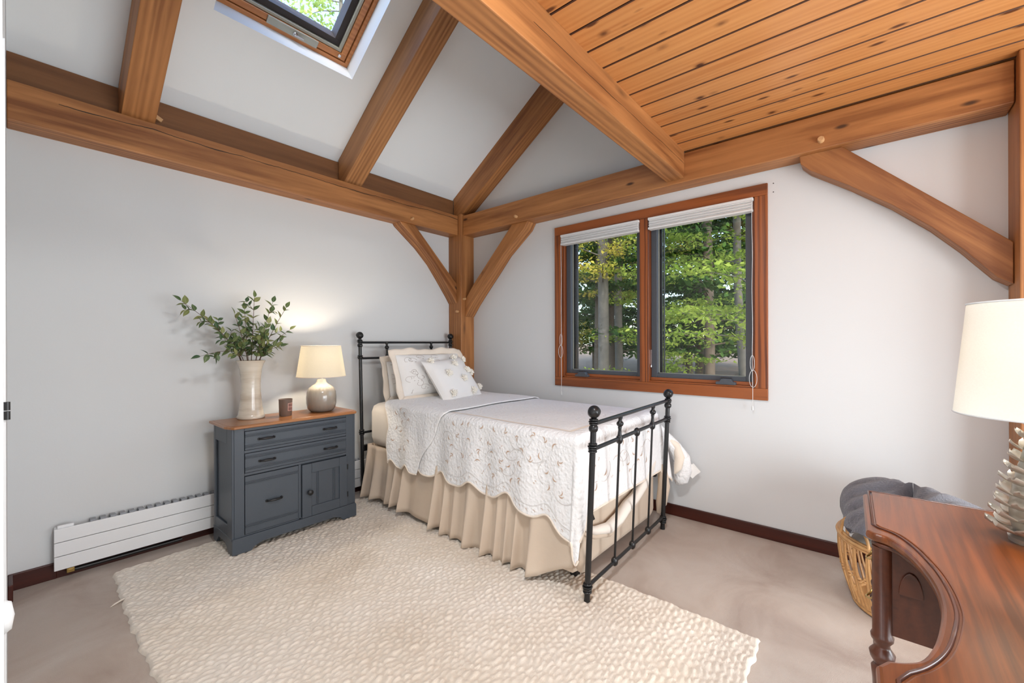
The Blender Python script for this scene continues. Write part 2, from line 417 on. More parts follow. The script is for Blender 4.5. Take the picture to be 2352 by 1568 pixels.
def board(name, x0, x1, y0, y1, z0, z1, axis, mat, parent=None, bevel=0.003, seg=2):
    """box with its grain along the given world axis"""
    c = Vector(((x0+x1)/2, (y0+y1)/2, (z0+z1)/2)); d = (abs(x1-x0), abs(y1-y0), abs(z1-z0))
    if axis == 'x': L = (d[0], d[1], d[2])
    elif axis == 'y': L = (d[1], d[0], d[2])
    else: L = (d[2], d[1], d[0])
    g = gbox(-L[0]/2, L[0]/2, -L[1]/2, L[1]/2, -L[2]/2, L[2]/2)
    return obj(name, g, mat, parent, Matrix.Translation(c) @ AX[axis], bevel=bevel, seg=seg)
def frame_mat(p, xdir, zdir=(0, 0, 1)):
    x = Vector(xdir).normalized(); z = Vector(zdir); y = z.cross(x).normalized(); z = x.cross(y)
    return Matrix(((x.x, y.x, z.x, p[0]), (x.y, y.y, z.y, p[1]), (x.z, y.z, z.z, p[2]), (0, 0, 0, 1)))

# ================================================================== STRUCTURE
WX = -3.1355                       # west wall face
SY = -5.40                         # south wall face
floor = tag(obj('floor', gbox(-4.6, 0.14, SY-0.14, 0.14, -0.12, 0.0), 'carpet'), kind='structure')
tag(obj('wall_north', gbox(WX-0.14, 0.14, 0.0, 0.14, 0.0, 2.9), 'wall'), kind='structure')
WY0, WY1, WZ0, WZ1 = -2.79, -1.26, 0.94, 2.21
gable = gprism([(0.0, 2.54), (-2.42, 2.54), (-2.42, 2.76+0.6667*2.42), (0.0, 2.76)], 0, 0.14)
gable = gxf(gable, Matrix(((0, 1, 0, 0), (1, 0, 0, 0), (0, 0, 1, 0), (0, 0, 0, 1))))
wall_e = gjoin(gbox(0, .14, SY-.14, 0, 0, WZ0), gbox(0, .14, SY-.14, 0, WZ1, 2.6), gbox(0, .14, SY-.14, WY0, WZ0, WZ1), gbox(0, .14, WY1, 0, WZ0, WZ1), gable)
we_ = tag(obj('wall_east', wall_e, 'wall'), kind='structure')
for z_ in (2.259, 2.204):
    obj('nail_hole', glathe([(.0035, 0), (.0035, .0012), (0, .0012)], 8), 'gasket', we_, Matrix.Translation((0, -2.872, z_)) @ Matrix.Rotation(-PI/2, 4, 'Y'))
gw = gmove(gable, WX-0.14, 0, 0)
wall_w = gjoin(gbox(WX-.14, WX, -1.60, 0, 0, 2.6), gbox(WX-.14, WX, -2.45, -1.60, 2.06, 2.6), gbox(WX-.14, WX, -2.50, -2.45, 0, 2.6),
               gbox(WX-.14, WX, -4.60, -2.50, 2.5, 2.6), gbox(WX-.14, WX, SY-.14, -4.60, 0, 2.6), gw)
tag(obj('wall_west', wall_w, 'wall'), kind='structure')
hall = gjoin(gbox(-4.6, -4.5, -4.9, -2.4, 0, 2.6), gbox(-4.6, WX-.14, -2.5, -2.4, 0, 2.6), gbox(-4.6, WX-.14, -4.9, -4.8, 0, 2.6), gbox(-4.6, WX-.14, -4.9, -2.4, 2.5, 2.6))
tag(obj('wall_hall', hall, 'wall'), kind='structure')
SX0, SX1, SZ0, SZ1 = -2.85, -0.35, 0.08, 2.05
wall_s = gjoin(gbox(WX-.14, .14, SY-.14, SY, 0, SZ0), gbox(WX-.14, .14, SY-.14, SY, SZ1, 2.6), gbox(WX-.14, SX0, SY-.14, SY, SZ0, SZ1), gbox(SX1, .14, SY-.14, SY, SZ0, SZ1))
tag(obj('wall_south', wall_s, 'wall'), kind='structure')
tag(obj('wall_loft', gbox(WX-.14, .14, -2.42, -2.38, 2.60, 4.6), 'wall'), kind='structure')

# sloped ceiling with the skylight well (local x = world x, local -y = up the slope, z = outward normal)
SLOPE = frame_mat((0, 0, 2.735), (1, 0, 0), (0, 0.5547, 0.8321))
HX0, HX1, HS0, HS1 = -2.391, -1.566, 0.673, 2.10
sl = gjoin(gbox(WX-.14, .14, -HS0, 0.17, 0, .17), gbox(WX-.14, .14, -2.95, -HS1, 0, .17), gbox(WX-.14, HX0, -HS1, -HS0, 0, .17), gbox(HX1, .14, -HS1, -HS0, 0, .17))
tag(obj('ceiling_slope', sl, 'lit_wall_paint', m=SLOPE), kind='structure')

# flat knotty pine ceiling: backing plus separate planks
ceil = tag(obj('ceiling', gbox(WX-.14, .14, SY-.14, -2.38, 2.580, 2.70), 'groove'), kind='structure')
pw = 0.1445
pl_len = 2.36 + SY
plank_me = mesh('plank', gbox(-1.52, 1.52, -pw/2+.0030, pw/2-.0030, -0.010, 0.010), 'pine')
plank_me.materials.append(M['groove'])          # gap shade painted dark onto the tongue-and-groove edges
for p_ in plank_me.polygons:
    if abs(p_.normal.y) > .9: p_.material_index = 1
for k in range(23):
    xc = -0.147 + pw/2 - pw*k
    if xc - pw/2 < WX - 0.05: break
    o = bpy.data.objects.new('plank', plank_me); o.matrix_basis = Matrix.Translation((xc, -2.365-1.52, 2.566)) @ AX['y']
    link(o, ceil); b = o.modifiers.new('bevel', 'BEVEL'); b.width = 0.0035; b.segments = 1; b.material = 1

# baseboards
def baseboard(name, x0, x1, y0, y1, axis, mat='base', h=0.08):
    return tag(board(name, x0, x1, y0, y1, 0, h, axis, mat, bevel=0.004), kind='structure')
baseboard('baseboard_east', -0.016, 0, -3.85, -0.184, 'y')
baseboard('baseboard_north', WX, -2.965, -0.016, 0, 'x', h=0.085)
baseboard('baseboard_west', WX, WX+0.018, -0.16, -0.016, 'y', h=0.085)
bb = tag(board('trim_1', -2.965, -0.184, -0.012, 0, 0.0, 0.05, 'x', 'base', bevel=0.0), kind='structure')
board('backing_strip', -2.965, -0.184, -0.008, 0, 0.05, 0.085, 'x', 'rough_brown', bb, bevel=0.0)

# closed white door in the west wall, seen nearly edge on
door = tag(obj('door_1', gbox(WX-0.085, WX-0.042, -2.445, -1.605, 0.012, 2.045), 'white_trim', bevel=0.002), kind='structure')
kp = [(0.0, 0), (0.031, 0.0), (0.031, 0.005), (0.012, 0.008), (0.010, 0.022), (0.017, 0.026), (0.0225, 0.034), (0.0235, 0.042), (0.019, 0.049), (0.0, 0.052)]
obj('door_knob', glathe(kp, 28), 'white_trim', door, Matrix.Translation((WX-0.042, -2.375, 0.85)) @ Matrix.Rotation(PI/2, 4, 'Y'), smooth=50)
for z in (0.25, 1.052):
    hg = obj('hinge', gjoin(gmove(glathe([(0.006, 0), (0.006, .022)], 12), WX+0.002, -1.60, z), gmove(glathe([(0.006, .025), (0.006, .047)], 12), WX+0.002, -1.60, z)), 'dark_metal', door)

# ------------------------------------------------------------------ casement window pair in the east wall
win = thing('window_1', (0, -2.025, 0.882), kind='structure')
CO0, CO1, CZ0, CZ1 = -2.842, -1.211, 0.882, 2.265
OI0, OI1, OZ0, OZ1 = -2.768, -1.285, 0.957, 2.192
board('head_casing', -0.02, 0, CO0, CO1, OZ1, CZ1, 'y', 'redoak', win)
board('sill_casing', -0.02, 0, CO0, CO1, CZ0, OZ0, 'y', 'redoak', win)
board('side_casing', -0.02, 0, OI1, CO1, OZ0, OZ1, 'z', 'redoak', win)
board('side_casing', -0.02, 0, CO0, OI0, OZ0, OZ1, 'z', 'redoak', win)
board('mullion', -0.022, 0.11, -2.063, -1.994, OZ0, OZ1, 'z', 'redoak', win)
board('jamb', -0.004, 0.14, OI1-0.016, OI1, OZ0, OZ1, 'z', 'redoak', win)
board('jamb', -0.004, 0.14, OI0, OI0+0.016, OZ0, OZ1, 'z', 'redoak', win)
board('head_jamb', -0.004, 0.14, OI0, OI1, OZ1-0.012, OZ1, 'y', 'redoak', win)
board('stool', -0.004, 0.14, OI0, OI1, OZ0, OZ0+0.012, 'y', 'redoak', win)
for (a, b) in ((-1.994, -1.301), (-2.752, -2.063)):
    board('sash_stop', 0.018, 0.03, a, b, OZ0+0.012, OZ0+0.036, 'y', 'redoak', win)
    z0, z1 = OZ0+0.030, OZ1-0.012
    w = 0.046
    fr = gjoin(gbox(.032, .075, a, a+w, z0, z1), gbox(.032, .075, b-w, b, z0, z1), gbox(.032, .075, a+w, b-w, z0, z0+0.036), gbox(.032, .075, a+w, b-w, z1-w, z1))
    sash = obj('sash', fr, 'alu', win, bevel=0.003)
    bead = .0045
    i0, i1, k0, k1 = a+w, b-w, z0+0.036, z1-w
    obj('glazing_bead', gjoin(gbox(.060, .072, i0, i0+bead, k0, k1), gbox(.060, .072, i1-bead, i1, k0, k1), gbox(.060, .072, i0, i1, k0, k0+bead), gbox(.060, .072, i0, i1, k1-bead, k1)), 'alu_light', sash)
    obj('pane', gbox(.066, .070, i0-.005, i1+.005, k0-.005, k1+.005), 'pane', sash)
    obj('screen_channel', gjoin(gbox(.078, .10, i1-.018, i1, k0, k1), gbox(.078, .10, i1-.035, i1-.030, k0, k1)), 'gasket', sash)
# operators
for yc, hs in ((-1.475, 1), (-2.592, 1)):
    c = obj('crank', gprism([(-.062, 0), (.062, 0), (.062, .018), (.040, .020), (.026, .040), (-.030, .040), (-.044, .020), (-.062, .018)], -0.030, 0.014), 'alu', win,
            Matrix.Translation((0.0, yc, OZ0+0.012)) @ Matrix.Rotation(PI/2, 4, 'Z') @ Matrix.Rotation(0, 4, 'X'), bevel=0.003)
    obj('crank_handle', gmove(gbox(-.036, .036, -.006, .002, .041, .048), 0, 0, 0), 'gasket', c, Matrix.Translation((0.008, yc, OZ0+0.012)) @ Matrix.Rotation(PI/2, 4, 'Z'), bevel=0.002)
for yc, sg in ((-1.990, 1), (-2.068, -1)):
    obj('sash_lock', gjoin(gbox(.020, .029, yc-.004, yc+.004, 1.08, 1.20), gmove(gsphere(.012, 12, 8, sq=(1, .6, 1.4)), .018, yc, 1.075)), 'chrome', win, smooth=50)

# exterior clapboard face behind the sash is the wall itself; roller blinds rolled up under the head
def blind(name, y0, y1, label):
    t = thing(name, (-0.012, (y0+y1)/2, 2.09), label, 'blind', 'raised cellular blinds in the east window')
    cas = obj('cassette', gjoin(gbox(-.045, .012, y0, y1, 2.168, 2.186)), 'plastic_w', t, bevel=0.003)
    for i in range(6):
        z = 2.115 + i*0.0088
        obj('fabric_fold', gbox(-.037-.007*(i % 2), .006, y0+.006, y1-.006, z+.0006, z+.0082), 'plastic_w', t, bevel=0.002)
    obj('bottom_rail', gprism([(-.048, 2.098), (.010, 2.098), (.010, 2.113), (-.043, 2.114), (-.048, 2.110)], y0+.003, y1-.003) , 'plastic_w', t, bevel=0.002)
    return t
b1 = blind('window_blind', -1.996, -1.288, 'narrow raised white blind at the top of the left window sash')
b2 = blind('window_blind', -2.764, -2.068, 'wide raised white blind at the top of the right window sash')
def cord(par, y, ztop, zloop, zend, side):
    pts = [(-0.044, y, ztop)] + [(-0.044-.001*math.sin(i), y+.0015*math.sin(i*1.3), ztop+(zend-ztop)*i/14) for i in range(1, 15)]
    c = obj('cord', gtube(pts, 0.0016, 6), 'plastic_w', par, smooth=60)
    lp = [(-0.047, y+side*0.022*math.sin(a)+.004*side, zloop+0.055*math.cos(a)) for a in np.linspace(0, 2*PI, 24)]
    obj('cord_loop', gtube(lp, 0.0014, 6), 'plastic_w', c, smooth=60)
    lp = [(-0.049, y-side*0.012*math.sin(a), zloop+0.10+0.05*math.cos(a)) for a in np.linspace(0, 2*PI, 20)]
    obj('cord_loop', gtube(lp, 0.0014, 6), 'plastic_w', c, smooth=60)
    obj('tassel', gmove(glathe([(.002, .03), (.0045, .024), (.006, .004), (.004, 0)], 12), -0.044, y, zend-.028), 'plastic_w', c, smooth=50)
cord(b1, -1.296, 2.17, 1.18, 0.835, 1)
cord(b2, -2.760, 2.17, 1.02, 0.845, -1)
# ------------------------------------------------------------------ skylight
sky = thing('window_2', tuple(SLOPE @ Vector((-1.98, -1.25, 0.12))), kind='structure')
def sring(name, inset, wid, z0, z1, mat, par, bevel=0.002):
    x0, x1, s0, s1 = HX0+inset, HX1-inset, HS0+inset, HS1-inset
    g = gjoin(gbox(x0, x1, -s0-wid, -s0, z0, z1), gbox(x0, x1, -s1, -s1+wid, z0, z1), gbox(x0, x0+wid, -s1+wid, -s0-wid, z0, z1), gbox(x1-wid, x1, -s1+wid, -s0-wid, z0, z1))
    return obj(name, g, mat, par, SLOPE, bevel=bevel)
fr = sring('outer_frame', 0.0, 0.026, 0.130, 0.235, 'sky_wood', sky)
sash = sring('sash', 0.030, 0.038, 0.140, 0.250, 'sky_wood', sky)
sring('metal_strip', 0.070, 0.018, 0.150, 0.252, 'alu_light', sash)
sring('gasket', 0.089, 0.040, 0.172, 0.262, 'gasket', sash)
obj('pane', gbox(HX0+.12, HX1-.12, -HS1+.12, -HS0-.12, 0.222, 0.228), 'sky_pane', sash, SLOPE)
sring('flashing', -0.06, 0.10, 0.17, 0.27, 'gasket', sky)
xm = (HX0+HX1)/2 + 0.03
obj('latch_plate', gbox(xm-.155, xm+.155, -HS0-.068, -HS0-.022, 0.128, 0.142), 'alu_light', sky, SLOPE, bevel=0.002)
obj('latch', gjoin(gmove(glathe([(.014, 0), (.014, .008), (.007, .012), (.007, .022), (0, .024)], 14), 0, 0, 0), gbox(-.004, .05, -.005, .005, .016, .022)), 'chrome', sky,
    SLOPE @ Matrix.Translation((xm+.01, -HS0-.045, 0.128)) @ Matrix.Rotation(PI, 4, 'X'), smooth=45)
obj('screw_cap', glathe([(.011, 0), (.011, .006), (.006, .009), (0, .009)], 14), 'chrome', sky, SLOPE @ Matrix.Translation((HX1-.075, -HS0-.05, 0.140)) @ Matrix.Rotation(PI, 4, 'X'), smooth=45)

# unseen south window pair, added to hold the south fill light
w3 = thing('added_south_window', ((SX0+SX1)/2, SY, SZ0), kind='structure')
board('head_casing', SX0-.07, SX1+.07, SY, SY+.02, SZ1, SZ1+.07, 'x', 'redoak', w3)
board('sill_casing', SX0-.07, SX1+.07, SY, SY+.02, SZ0-.07, SZ0, 'x', 'redoak', w3)
for x in (SX0-.07, SX1):
    board('side_casing', x, x+.07, SY, SY+.02, SZ0, SZ1, 'z', 'redoak', w3)
board('mullion', (SX0+SX1)/2-.035, (SX0+SX1)/2+.035, SY-.1, SY+.02, SZ0, SZ1, 'z', 'redoak', w3)

obj('sun_block_panel', gbox(SX0, SX1, SY-.13, SY-.12, SZ0, SZ1), 'white_trim', w3)  # unseen panel added to block direct sun through the south opening
# unseen hall window frame, added around the west fill light
w4 = thing('added_hall_window', (-4.5, -3.6, .65), kind='structure')
for y0, y1, z0, z1, ax in ((-4.70, -2.58, .07, .15, 'y'), (-4.70, -2.58, 1.85, 1.93, 'y'), (-4.70, -4.64, .15, 1.85, 'z'), (-2.64, -2.58, .15, 1.85, 'z')):
    board('casing', -4.5, -4.47, y0, y1, z0, z1, ax, 'redoak', w4)

# ================================================================== TIMBER FRAME
ZB0, ZB1 = 2.3465, 2.5435
def peg(par, p, direction, r=0.0125, ln=0.03):
    m = Vector(direction).to_track_quat('Z', 'Y').to_matrix().to_4x4()
    return obj('peg', glathe([(r, -.01), (r, ln*0.8), (r*0.8, ln), (0, ln)], 12), 'oak_pale', par, Matrix.Translation(p) @ m, smooth=50)
nb = tag(board('timber_beam', WX+.001, -0.186, -0.144, -0.0, ZB0, ZB1, 'x', 'oak_check', bevel=0.005), 'long oak wall beam with a drying crack above the cabinet and radiator', 'beam', 'oak timber frame')
peg(nb, (-0.757, -0.144, 2.385), (0, -1, 0))
eb = tag(board('timber_beam', -0.157, -0.0, -3.848, -0.186, ZB0, ZB1, 'y', 'oak', bevel=0.005), 'oak wall beam running above the two-sash window', 'beam', 'oak timber frame')
peg(eb, (-0.157, -0.894, 2.396), (-1, 0, 0)); peg(eb, (-0.157, -3.129, 2.394), (-1, 0, 0), 0.017)
tag(board('timber_beam', WX+.001, -0.159, -2.375, -2.250, 2.372, 2.558, 'x', 'oak_tie', bevel=0.005), 'oak cross beam overhead at the edge of the pine ceiling', 'beam', 'oak timber frame')
p1 = tag(board('timber_post', -0.184, -0.0, -0.184, -0.0, 0.0, 2.56, 'z', 'oak', bevel=0.005), 'square oak corner post behind the bed headboard', 'post', 'oak timber frame')
peg(p1, (-0.15, -0.184, 1.702), (0, -1, 0)); peg(p1, (-0.184, -0.142, 1.575), (-1, 0, 0))
p2 = tag(board('timber_post', -0.215, -0.0, -4.06, -3.852, 0.0, 2.555, 'z', 'oak', bevel=0.005), 'oak post at the right edge behind the desk lamp', 'post', 'oak timber frame')
tag(board('wall_plate', WX+.001, -0.14, -0.022, 0.0, ZB1, 2.733, 'x', 'plate', bevel=0.0), 'dark plate board between the left beam and the sloped ceiling', 'board')

def brace(poly, origin, xdir, zdir, h0, h1, label, loc_of):
    m = frame_mat(origin, xdir, zdir); mi = m.inverted()
    loc = [mi @ Vector(loc_of(p)) for p in poly]
    g = gprism([(v.x, v.z) for v in loc], h0, h1)
    return tag(obj('timber_brace', g, 'oak', m=m, bevel=0.004), label, 'brace', 'oak timber frame')
brace([(-.862, ZB0), (-.845, 2.325), (-.759, 2.262), (-.618, 2.160), (-.469, 2.022), (-.365, 1.895), (-.226, 1.716), (-.186, 1.658), (-.186, 1.856), (-.700, ZB0)],
      (0, 0, 2), (.7, 0, -.7), (.7, 0, .7), -0.124, 0.0, 'short curved oak brace left of the corner post', lambda p: (p[0], 0, p[1]))
brace([(-.995, ZB0), (-.955, 2.285), (-.70, 2.085), (-.55, 1.925), (-.40, 1.770), (-.28, 1.640), (-.186, 1.522), (-.186, 1.697), (-.304, 1.843), (-.808, ZB0)],
      (0, 0, 2), (0, .7, -.7), (0, .7, .7), 0.0, 0.127, 'short curved oak brace right of the corner post', lambda p: (0, p[0], p[1]))
brace([(-3.022, ZB0), (-3.028, 2.300), (-3.072, 2.252), (-3.25, 2.122), (-3.43, 1.975), (-3.58, 1.830), (-3.69, 1.702), (-3.80, 1.556), (-3.850, 1.520), (-3.850, 1.715), (-3.22, ZB0)],
      (0, 0, 2), (0, -.7, -.7), (0, -.7, .7), -0.12, 0.0, 'long curved oak brace right of the window', lambda p: (0, p[0], p[1]))
RM = frame_mat((0, 0, 2.735), (0, -.8321, .5547), (0, .5547, .8321)); RMi = RM.inverted()
def rafter(x0, x1, label, mat='oak'):
    c = (x0+x1)/2; m = Matrix.Translation((c, 0, 0)) @ RM
    poly = [(-.024, 2.735+.016), (-.024, ZB1+.001), (-.109, ZB1+.001), (-2.37, 2.4706+.6667*2.37), (-2.37, 2.735+.6667*2.37)]
    loc = [RMi @ Vector((0, y, z)) for y, z in poly]
    return tag(obj('rafter', gprism([(v.x, v.z) for v in loc], x0-c, x1-c), mat, m=m, bevel=0.004), label, 'rafter', 'oak timber frame')
rf = rafter(-2.717, -2.568, 'oak rafter left of the skylight')
obj('peg', gbox(-.03, .03, -.012, .012, -.012, .012), 'oak_pale', rf, Matrix.Translation((-2.56, -.10, 2.60)) @ Matrix.Rotation(.5, 4, 'Y'), bevel=0.002)
rafter(-1.388, -1.236, 'oak rafter with dark knots right of the skylight', 'oak_rafter')
rafter(-0.138, -0.002, 'oak rafter set against the gable wall over the corner post')

# ------------------------------------------------------------------ unseen ceiling lamp added to light the bed and floor from above
cl_ = thing('added_ceiling_lamp', (-2.50, -2.95, 2.556), 'unseen round ceiling lamp added to brighten the bed and floor', 'lamp')
obj('fill_lamp_canopy', glathe([(.20, 2.556), (.20, 2.530), (.185, 2.522), (0, 2.522)], 32), 'white_trim', cl_, Matrix.Translation((-2.50, -2.95, 0)), smooth=40)
cll = lamp('ceiling_fill_light', 'AREA', (-2.50, -2.95, 2.515), 38, (0.93, 0.97, 1.0), shape='DISK', size=0.34)

# ================================================================== RADIATOR
RX0, RX1 = -2.978, -0.95
rad = thing('radiator', ((RX0+RX1)/2, -0.07, 0.06), 'low white three-panel baseboard radiator with fins along the north wall', 'radiator')
for k, (z0, z1) in enumerate(((0.059, 0.1295), (0.1325, 0.2035), (0.2065, 0.277))):
    board('panel', RX0, RX1, -0.072, -0.060, z0, z1, 'x', 'radiator', rad, bevel=0.0025)
obj('end_cap', gbox(RX0+.002, RX0+.012, -0.060, -0.006, 0.062, 0.274), 'radiator', rad, bevel=0.002)
obj('vent_tab', gbox(RX0+.012, RX0+.075, -0.060, -0.040, 0.272, 0.290), 'radiator', rad, bevel=0.004)
fin_me = mesh('fin', gbox(-.012, .012, -.022, .022, -.10, .10), 'fin')
x = RX0 + 0.15
while x < RX1-.05:
    o = bpy.data.objects.new('fin', fin_me); o.location = (x, -0.036, 0.184); link(o, rad); x += 0.0405
obj('wall_bracket', gbox(RX0+.05, RX1-.05, -0.013, -0.001, 0.10, 0.25), 'radiator', rad)
obj('pipe', gtube([(RX0+.05, -.04, .062), (RX0+.055, -.04, .040), (RX0+.09, -.038, .032), (RX0+.55, -.034, .030)], 0.010, 10), 'dark_metal', rad, smooth=60)
obj('valve', gmove(gjoin(gbox(-.015, .015, -.014, .014, -.012, .012), glathe([(.017, -.006), (.017, .006)], 6)), RX0+.062, -.042, .040), 'brass', rad, bevel=0.002)

# ================================================================== RUG (chunky woven wool)
RUX0, RUX1, RUY0, RUY1 = -2.765, -1.112, -2.992, -0.195
def build_rug():
    st = 0.0065
    xs = np.arange(RUX0, RUX1+1e-6, st); ys = np.arange(RUY0, RUY1+1e-6, st)
    X, Y = np.meshgrid(xs, ys, indexing='ij')
    def sm(a, b, s):
        return np.sin(a*s+1.3*np.sin(b*s*.7))*.5+np.sin(b*s*1.1+1.7*np.sin(a*s*.6)+2)*.5
    px, py = 0.046, 0.024
    jx = 0.014*sm(X, Y, 19) + 0.010*sm(Y, X, 53) + .006*sm(X, Y, 117); jy = 0.010*sm(Y, X, 15) + 0.0065*sm(X, Y, 41) + .003*sm(X+Y, Y-X, 93)
    yy = (Y+jy)/py; row = np.floor(yy)
    rr = np.modf(np.abs(np.sin(row*12.9898)*43758.5453))[0]
    xx = (X+jx)/px + 0.5*(row % 2) + rr*0.5
    a = np.abs(np.sin(np.pi*xx)); b = np.abs(np.sin(np.pi*yy))
    cell = np.floor(xx); cr = np.modf(np.abs(np.sin(cell*78.233+row*37.719)*43758.5453))[0]
    h = (a**0.55)*(b**0.6)
    Z = 0.0075 + 0.0100*h + 0.0045*(cr-.5)*h
    # wavy outline, edges rolled down to the carpet
    ex = np.minimum(X-RUX0, RUX1-X); ey = np.minimum(Y-RUY0, RUY1-Y); e = np.minimum(ex, ey)
    roll = np.clip(e/0.022, 0, 1); Z = Z*roll + (1-roll)*.015; k_ = np.clip(1-e/0.012, 0, 1); Z = Z*np.sqrt(np.clip(1-k_**2, 0, 1)) + 0.0005
    wob = 0.004*np.sin(Y*31)+0.003*np.sin(Y*67+1)+0.0015*np.sin(Y*121)
    wob2 = 0.004*np.sin(X*37)+0.003*np.sin(X*83+1)
    fx = np.exp(-(X-RUX0)/.15); fx2 = np.exp(-(RUX1-X)/.15)
    Xo = X + wob*(fx+fx2*.8) + 0.02*np.sin(Y*2.1+.4)*(fx+fx2)
    Yo = Y + wob2*(np.exp(-(Y-RUY0)/.15)+np.exp(-(RUY1-Y)/.15)) + .02*np.sin(X*2.3)*np.exp(-(RUY1-Y)/.3)
    V = np.stack([Xo, Yo, Z], -1).reshape(-1, 3); nx, ny = X.shape
    i, j = np.meshgrid(np.arange(nx-1), np.arange(ny-1), indexing='ij'); q = (i*ny+j).ravel()
    F = np.stack([q, q+ny, q+ny+1, q+1], -1)
    me = bpy.data.meshes.new('rug'); me.vertices.add(len(V)); me.vertices.foreach_set('co', V.ravel().astype(np.float32))
    me.loops.add(F.size); me.loops.foreach_set('vertex_index', F.ravel().astype(np.int32)); me.polygons.add(len(F))
    me.polygons.foreach_set('loop_start', np.arange(0, F.size, 4, dtype=np.int32)); me.update(calc_edges=True); me.shade_smooth()
    me.materials.append(M['rug']); return me
rug = tag(obj('rug', build_rug(), 'rug'), 'large chunky woven ivory wool rug under the bed and cabinet', 'rug')
obj('loose_tuft', gtube([(RUX0+.02, -.560, .012), (RUX0-.012, -.563, .010), (RUX0-.038, -.572, .006), (RUX0-.055, -.585, .004)], [.004, .0045, .004, .001], 7), 'rug', rug, smooth=60)

# ================================================================== CABINET
CX0, CX1, CYF, CYB, CB = -2.280, -1.530, -0.500, -0.165, 0.019
cab = thing('cabinet', ((CX0+CX1)/2, (CYF+CYB)/2, CB), 'slate blue painted cabinet with honey wood top beside the bed', 'cabinet')
obj('body', gbox(CX0, CX1, CYF+.018, CYB, CB+.055, 0.752), 'slate', cab, bevel=0.003)
# face frame stiles and rails
ff = [gbox(CX0, -2.226, CYF, CYF+.018, CB+.08, .752), gbox(-1.586, CX1, CYF, CYF+.018, CB+.08, .752), gbox(-2.226, -1.586, CYF, CYF+.018, .732, .752),
      gbox(-2.226, -1.586, CYF, CYF+.018, .600, .617), gbox(-2.226, -1.586, CYF, CYF+.018, .466, .482), gbox(-1.914, -1.897, CYF, CYF+.018, CB+.08, .466), gbox(-2.226, -1.586, CYF, CYF+.018, CB+.08, .118)]
obj('face_frame', gjoin(*ff), 'slate', cab, bevel=0.002)
# framed side panel
for sx, x in ((-1, CX0), (1, CX1)):
    x0, x1 = (x-.012, x) if sx < 0 else (x, x+.012)
    obj('side_frame', gjoin(gbox(x0, x1, CYF+.0, CYF+.085, CB+.06, .752), gbox(x0, x1, CYB-.035, CYB, CB+.06, .752), gbox(x0, x1, CYF+.085, CYB-.035, .655, .752), gbox(x0, x1, CYF+.085, CYB-.035, CB+.06, .175)), 'slate', cab, bevel=0.003)
# bracket foot plinth
py0, py1 = CYF-.014, CYF+.004
pf = [(CX0-.014, CB), (CX0+.085, CB), (CX0+.105, CB+.020), (CX0+.150, CB+.036), (CX1-.150, CB+.036), (CX1-.105, CB+.020), (CX1-.085, CB), (CX1+.014, CB), (CX1+.014, CB+.080), (CX1+.008, CB+.092), (CX0-.008, CB+.092), (CX0-.014, CB+.080)]
obj('plinth_front', gprism(pf, py0, py1), 'slate', cab, bevel=0.002)
for x0, x1 in ((CX0-.014, CX0+.004), (CX1-.004, CX1+.014)):
    ps = [(py1, CB), (py1+.060, CB), (py1+.085, CB+.030), (py1+.13, CB+.046), (CYB-.10, CB+.046), (CYB-.07, CB+.020), (CYB-.055, CB), (CYB, CB), (CYB, CB+.092), (py1, CB+.092)]
    g = gprism(ps, x0, x1); g = ([(b, a, c) for a, b, c in g[0]], g[1])
    obj('plinth_side', g, 'slate', cab, bevel=0.002)
tp = [(CX0-.035, CYB+.012), (CX0-.038, CYF+.045), (CX0-.018, CYF-.012), (CX0-.006, CYF-.026), (CX1+.006, CYF-.026), (CX1+.018, CYF-.012), (CX1+.038, CYF+.045), (CX1+.035, CYB+.012)]
top = obj('top', gslab(tp, .752, .768), 'honey', cab, bevel=0.005, seg=3)
inset = [((x+1.905)*.965-1.905, (y+.33)*.90-.33) for x, y in tp]
obj('top_molding', gslab(inset, .766, .770), 'honey', top, bevel=0.003)
def pull(par, xc, z, y, w=0.085):
    pts = [(xc-w/2, y, z), (xc-w/2+.004, y-.018, z+.001), (xc-w/4, y-.023, z+.002), (xc, y-.024, z+.0025), (xc+w/4, y-.023, z+.002), (xc+w/2-.004, y-.018, z+.001), (xc+w/2, y, z)]
    g = gjoin(gtube(pts, [.0055, .005, .0065, .008, .0065, .005, .0055], 8), gmove(gxf(glathe([(.009, 0), (.009, .004)], 10), Matrix.Rotation(PI/2, 4, 'X')), xc-w/2, y, z), gmove(gxf(glathe([(.009, 0), (.009, .004)], 10), Matrix.Rotation(PI/2, 4, 'X')), xc+w/2, y, z))
    return obj('pull_handle', g, 'dark_metal', par, smooth=50)
def drawer(x0, x1, z0, z1, pulls, reeds):
    d = obj('drawer', gbox(x0, x1, CYF-.004, CYF+.016, z0, z1), 'slate', cab, bevel=0.002)
    for zr in reeds:
        for i in range(3):
            obj('reeding', gbox(x0+.001, x1-.001, CYF-.0085, CYF-.003, zr+i*.0065, zr+i*.0065+.0042), 'slate', d, bevel=0.0012)
    for xc, z in pulls: pull(d, xc, z, CYF-.004)
drawer(-2.224, -1.588, .619, .730, [(-2.106, .675), (-1.705, .672)], (.632, .696))
drawer(-2.224, -1.588, .484, .598, [(-2.102, .541), (-1.701, .538)], (.498, .566))
drawer(-2.224, -1.916, .120, .462, [(-2.063, .288)], (.158, .414))
dr = obj('door', gjoin(gbox(-1.895, -1.832, CYF-.012, CYF+.006, .112, .460), gbox(-1.640, -1.583, CYF-.012, CYF+.006, .112, .460), gbox(-1.832, -1.640, CYF-.012, CYF+.006, .397, .460), gbox(-1.832, -1.640, CYF-.012, CYF+.006, .112, .176)), 'slate', cab, bevel=0.003)
obj('door_panel', gbox(-1.834, -1.638, CYF-.003, CYF+.004, .174, .399), 'slate', dr)
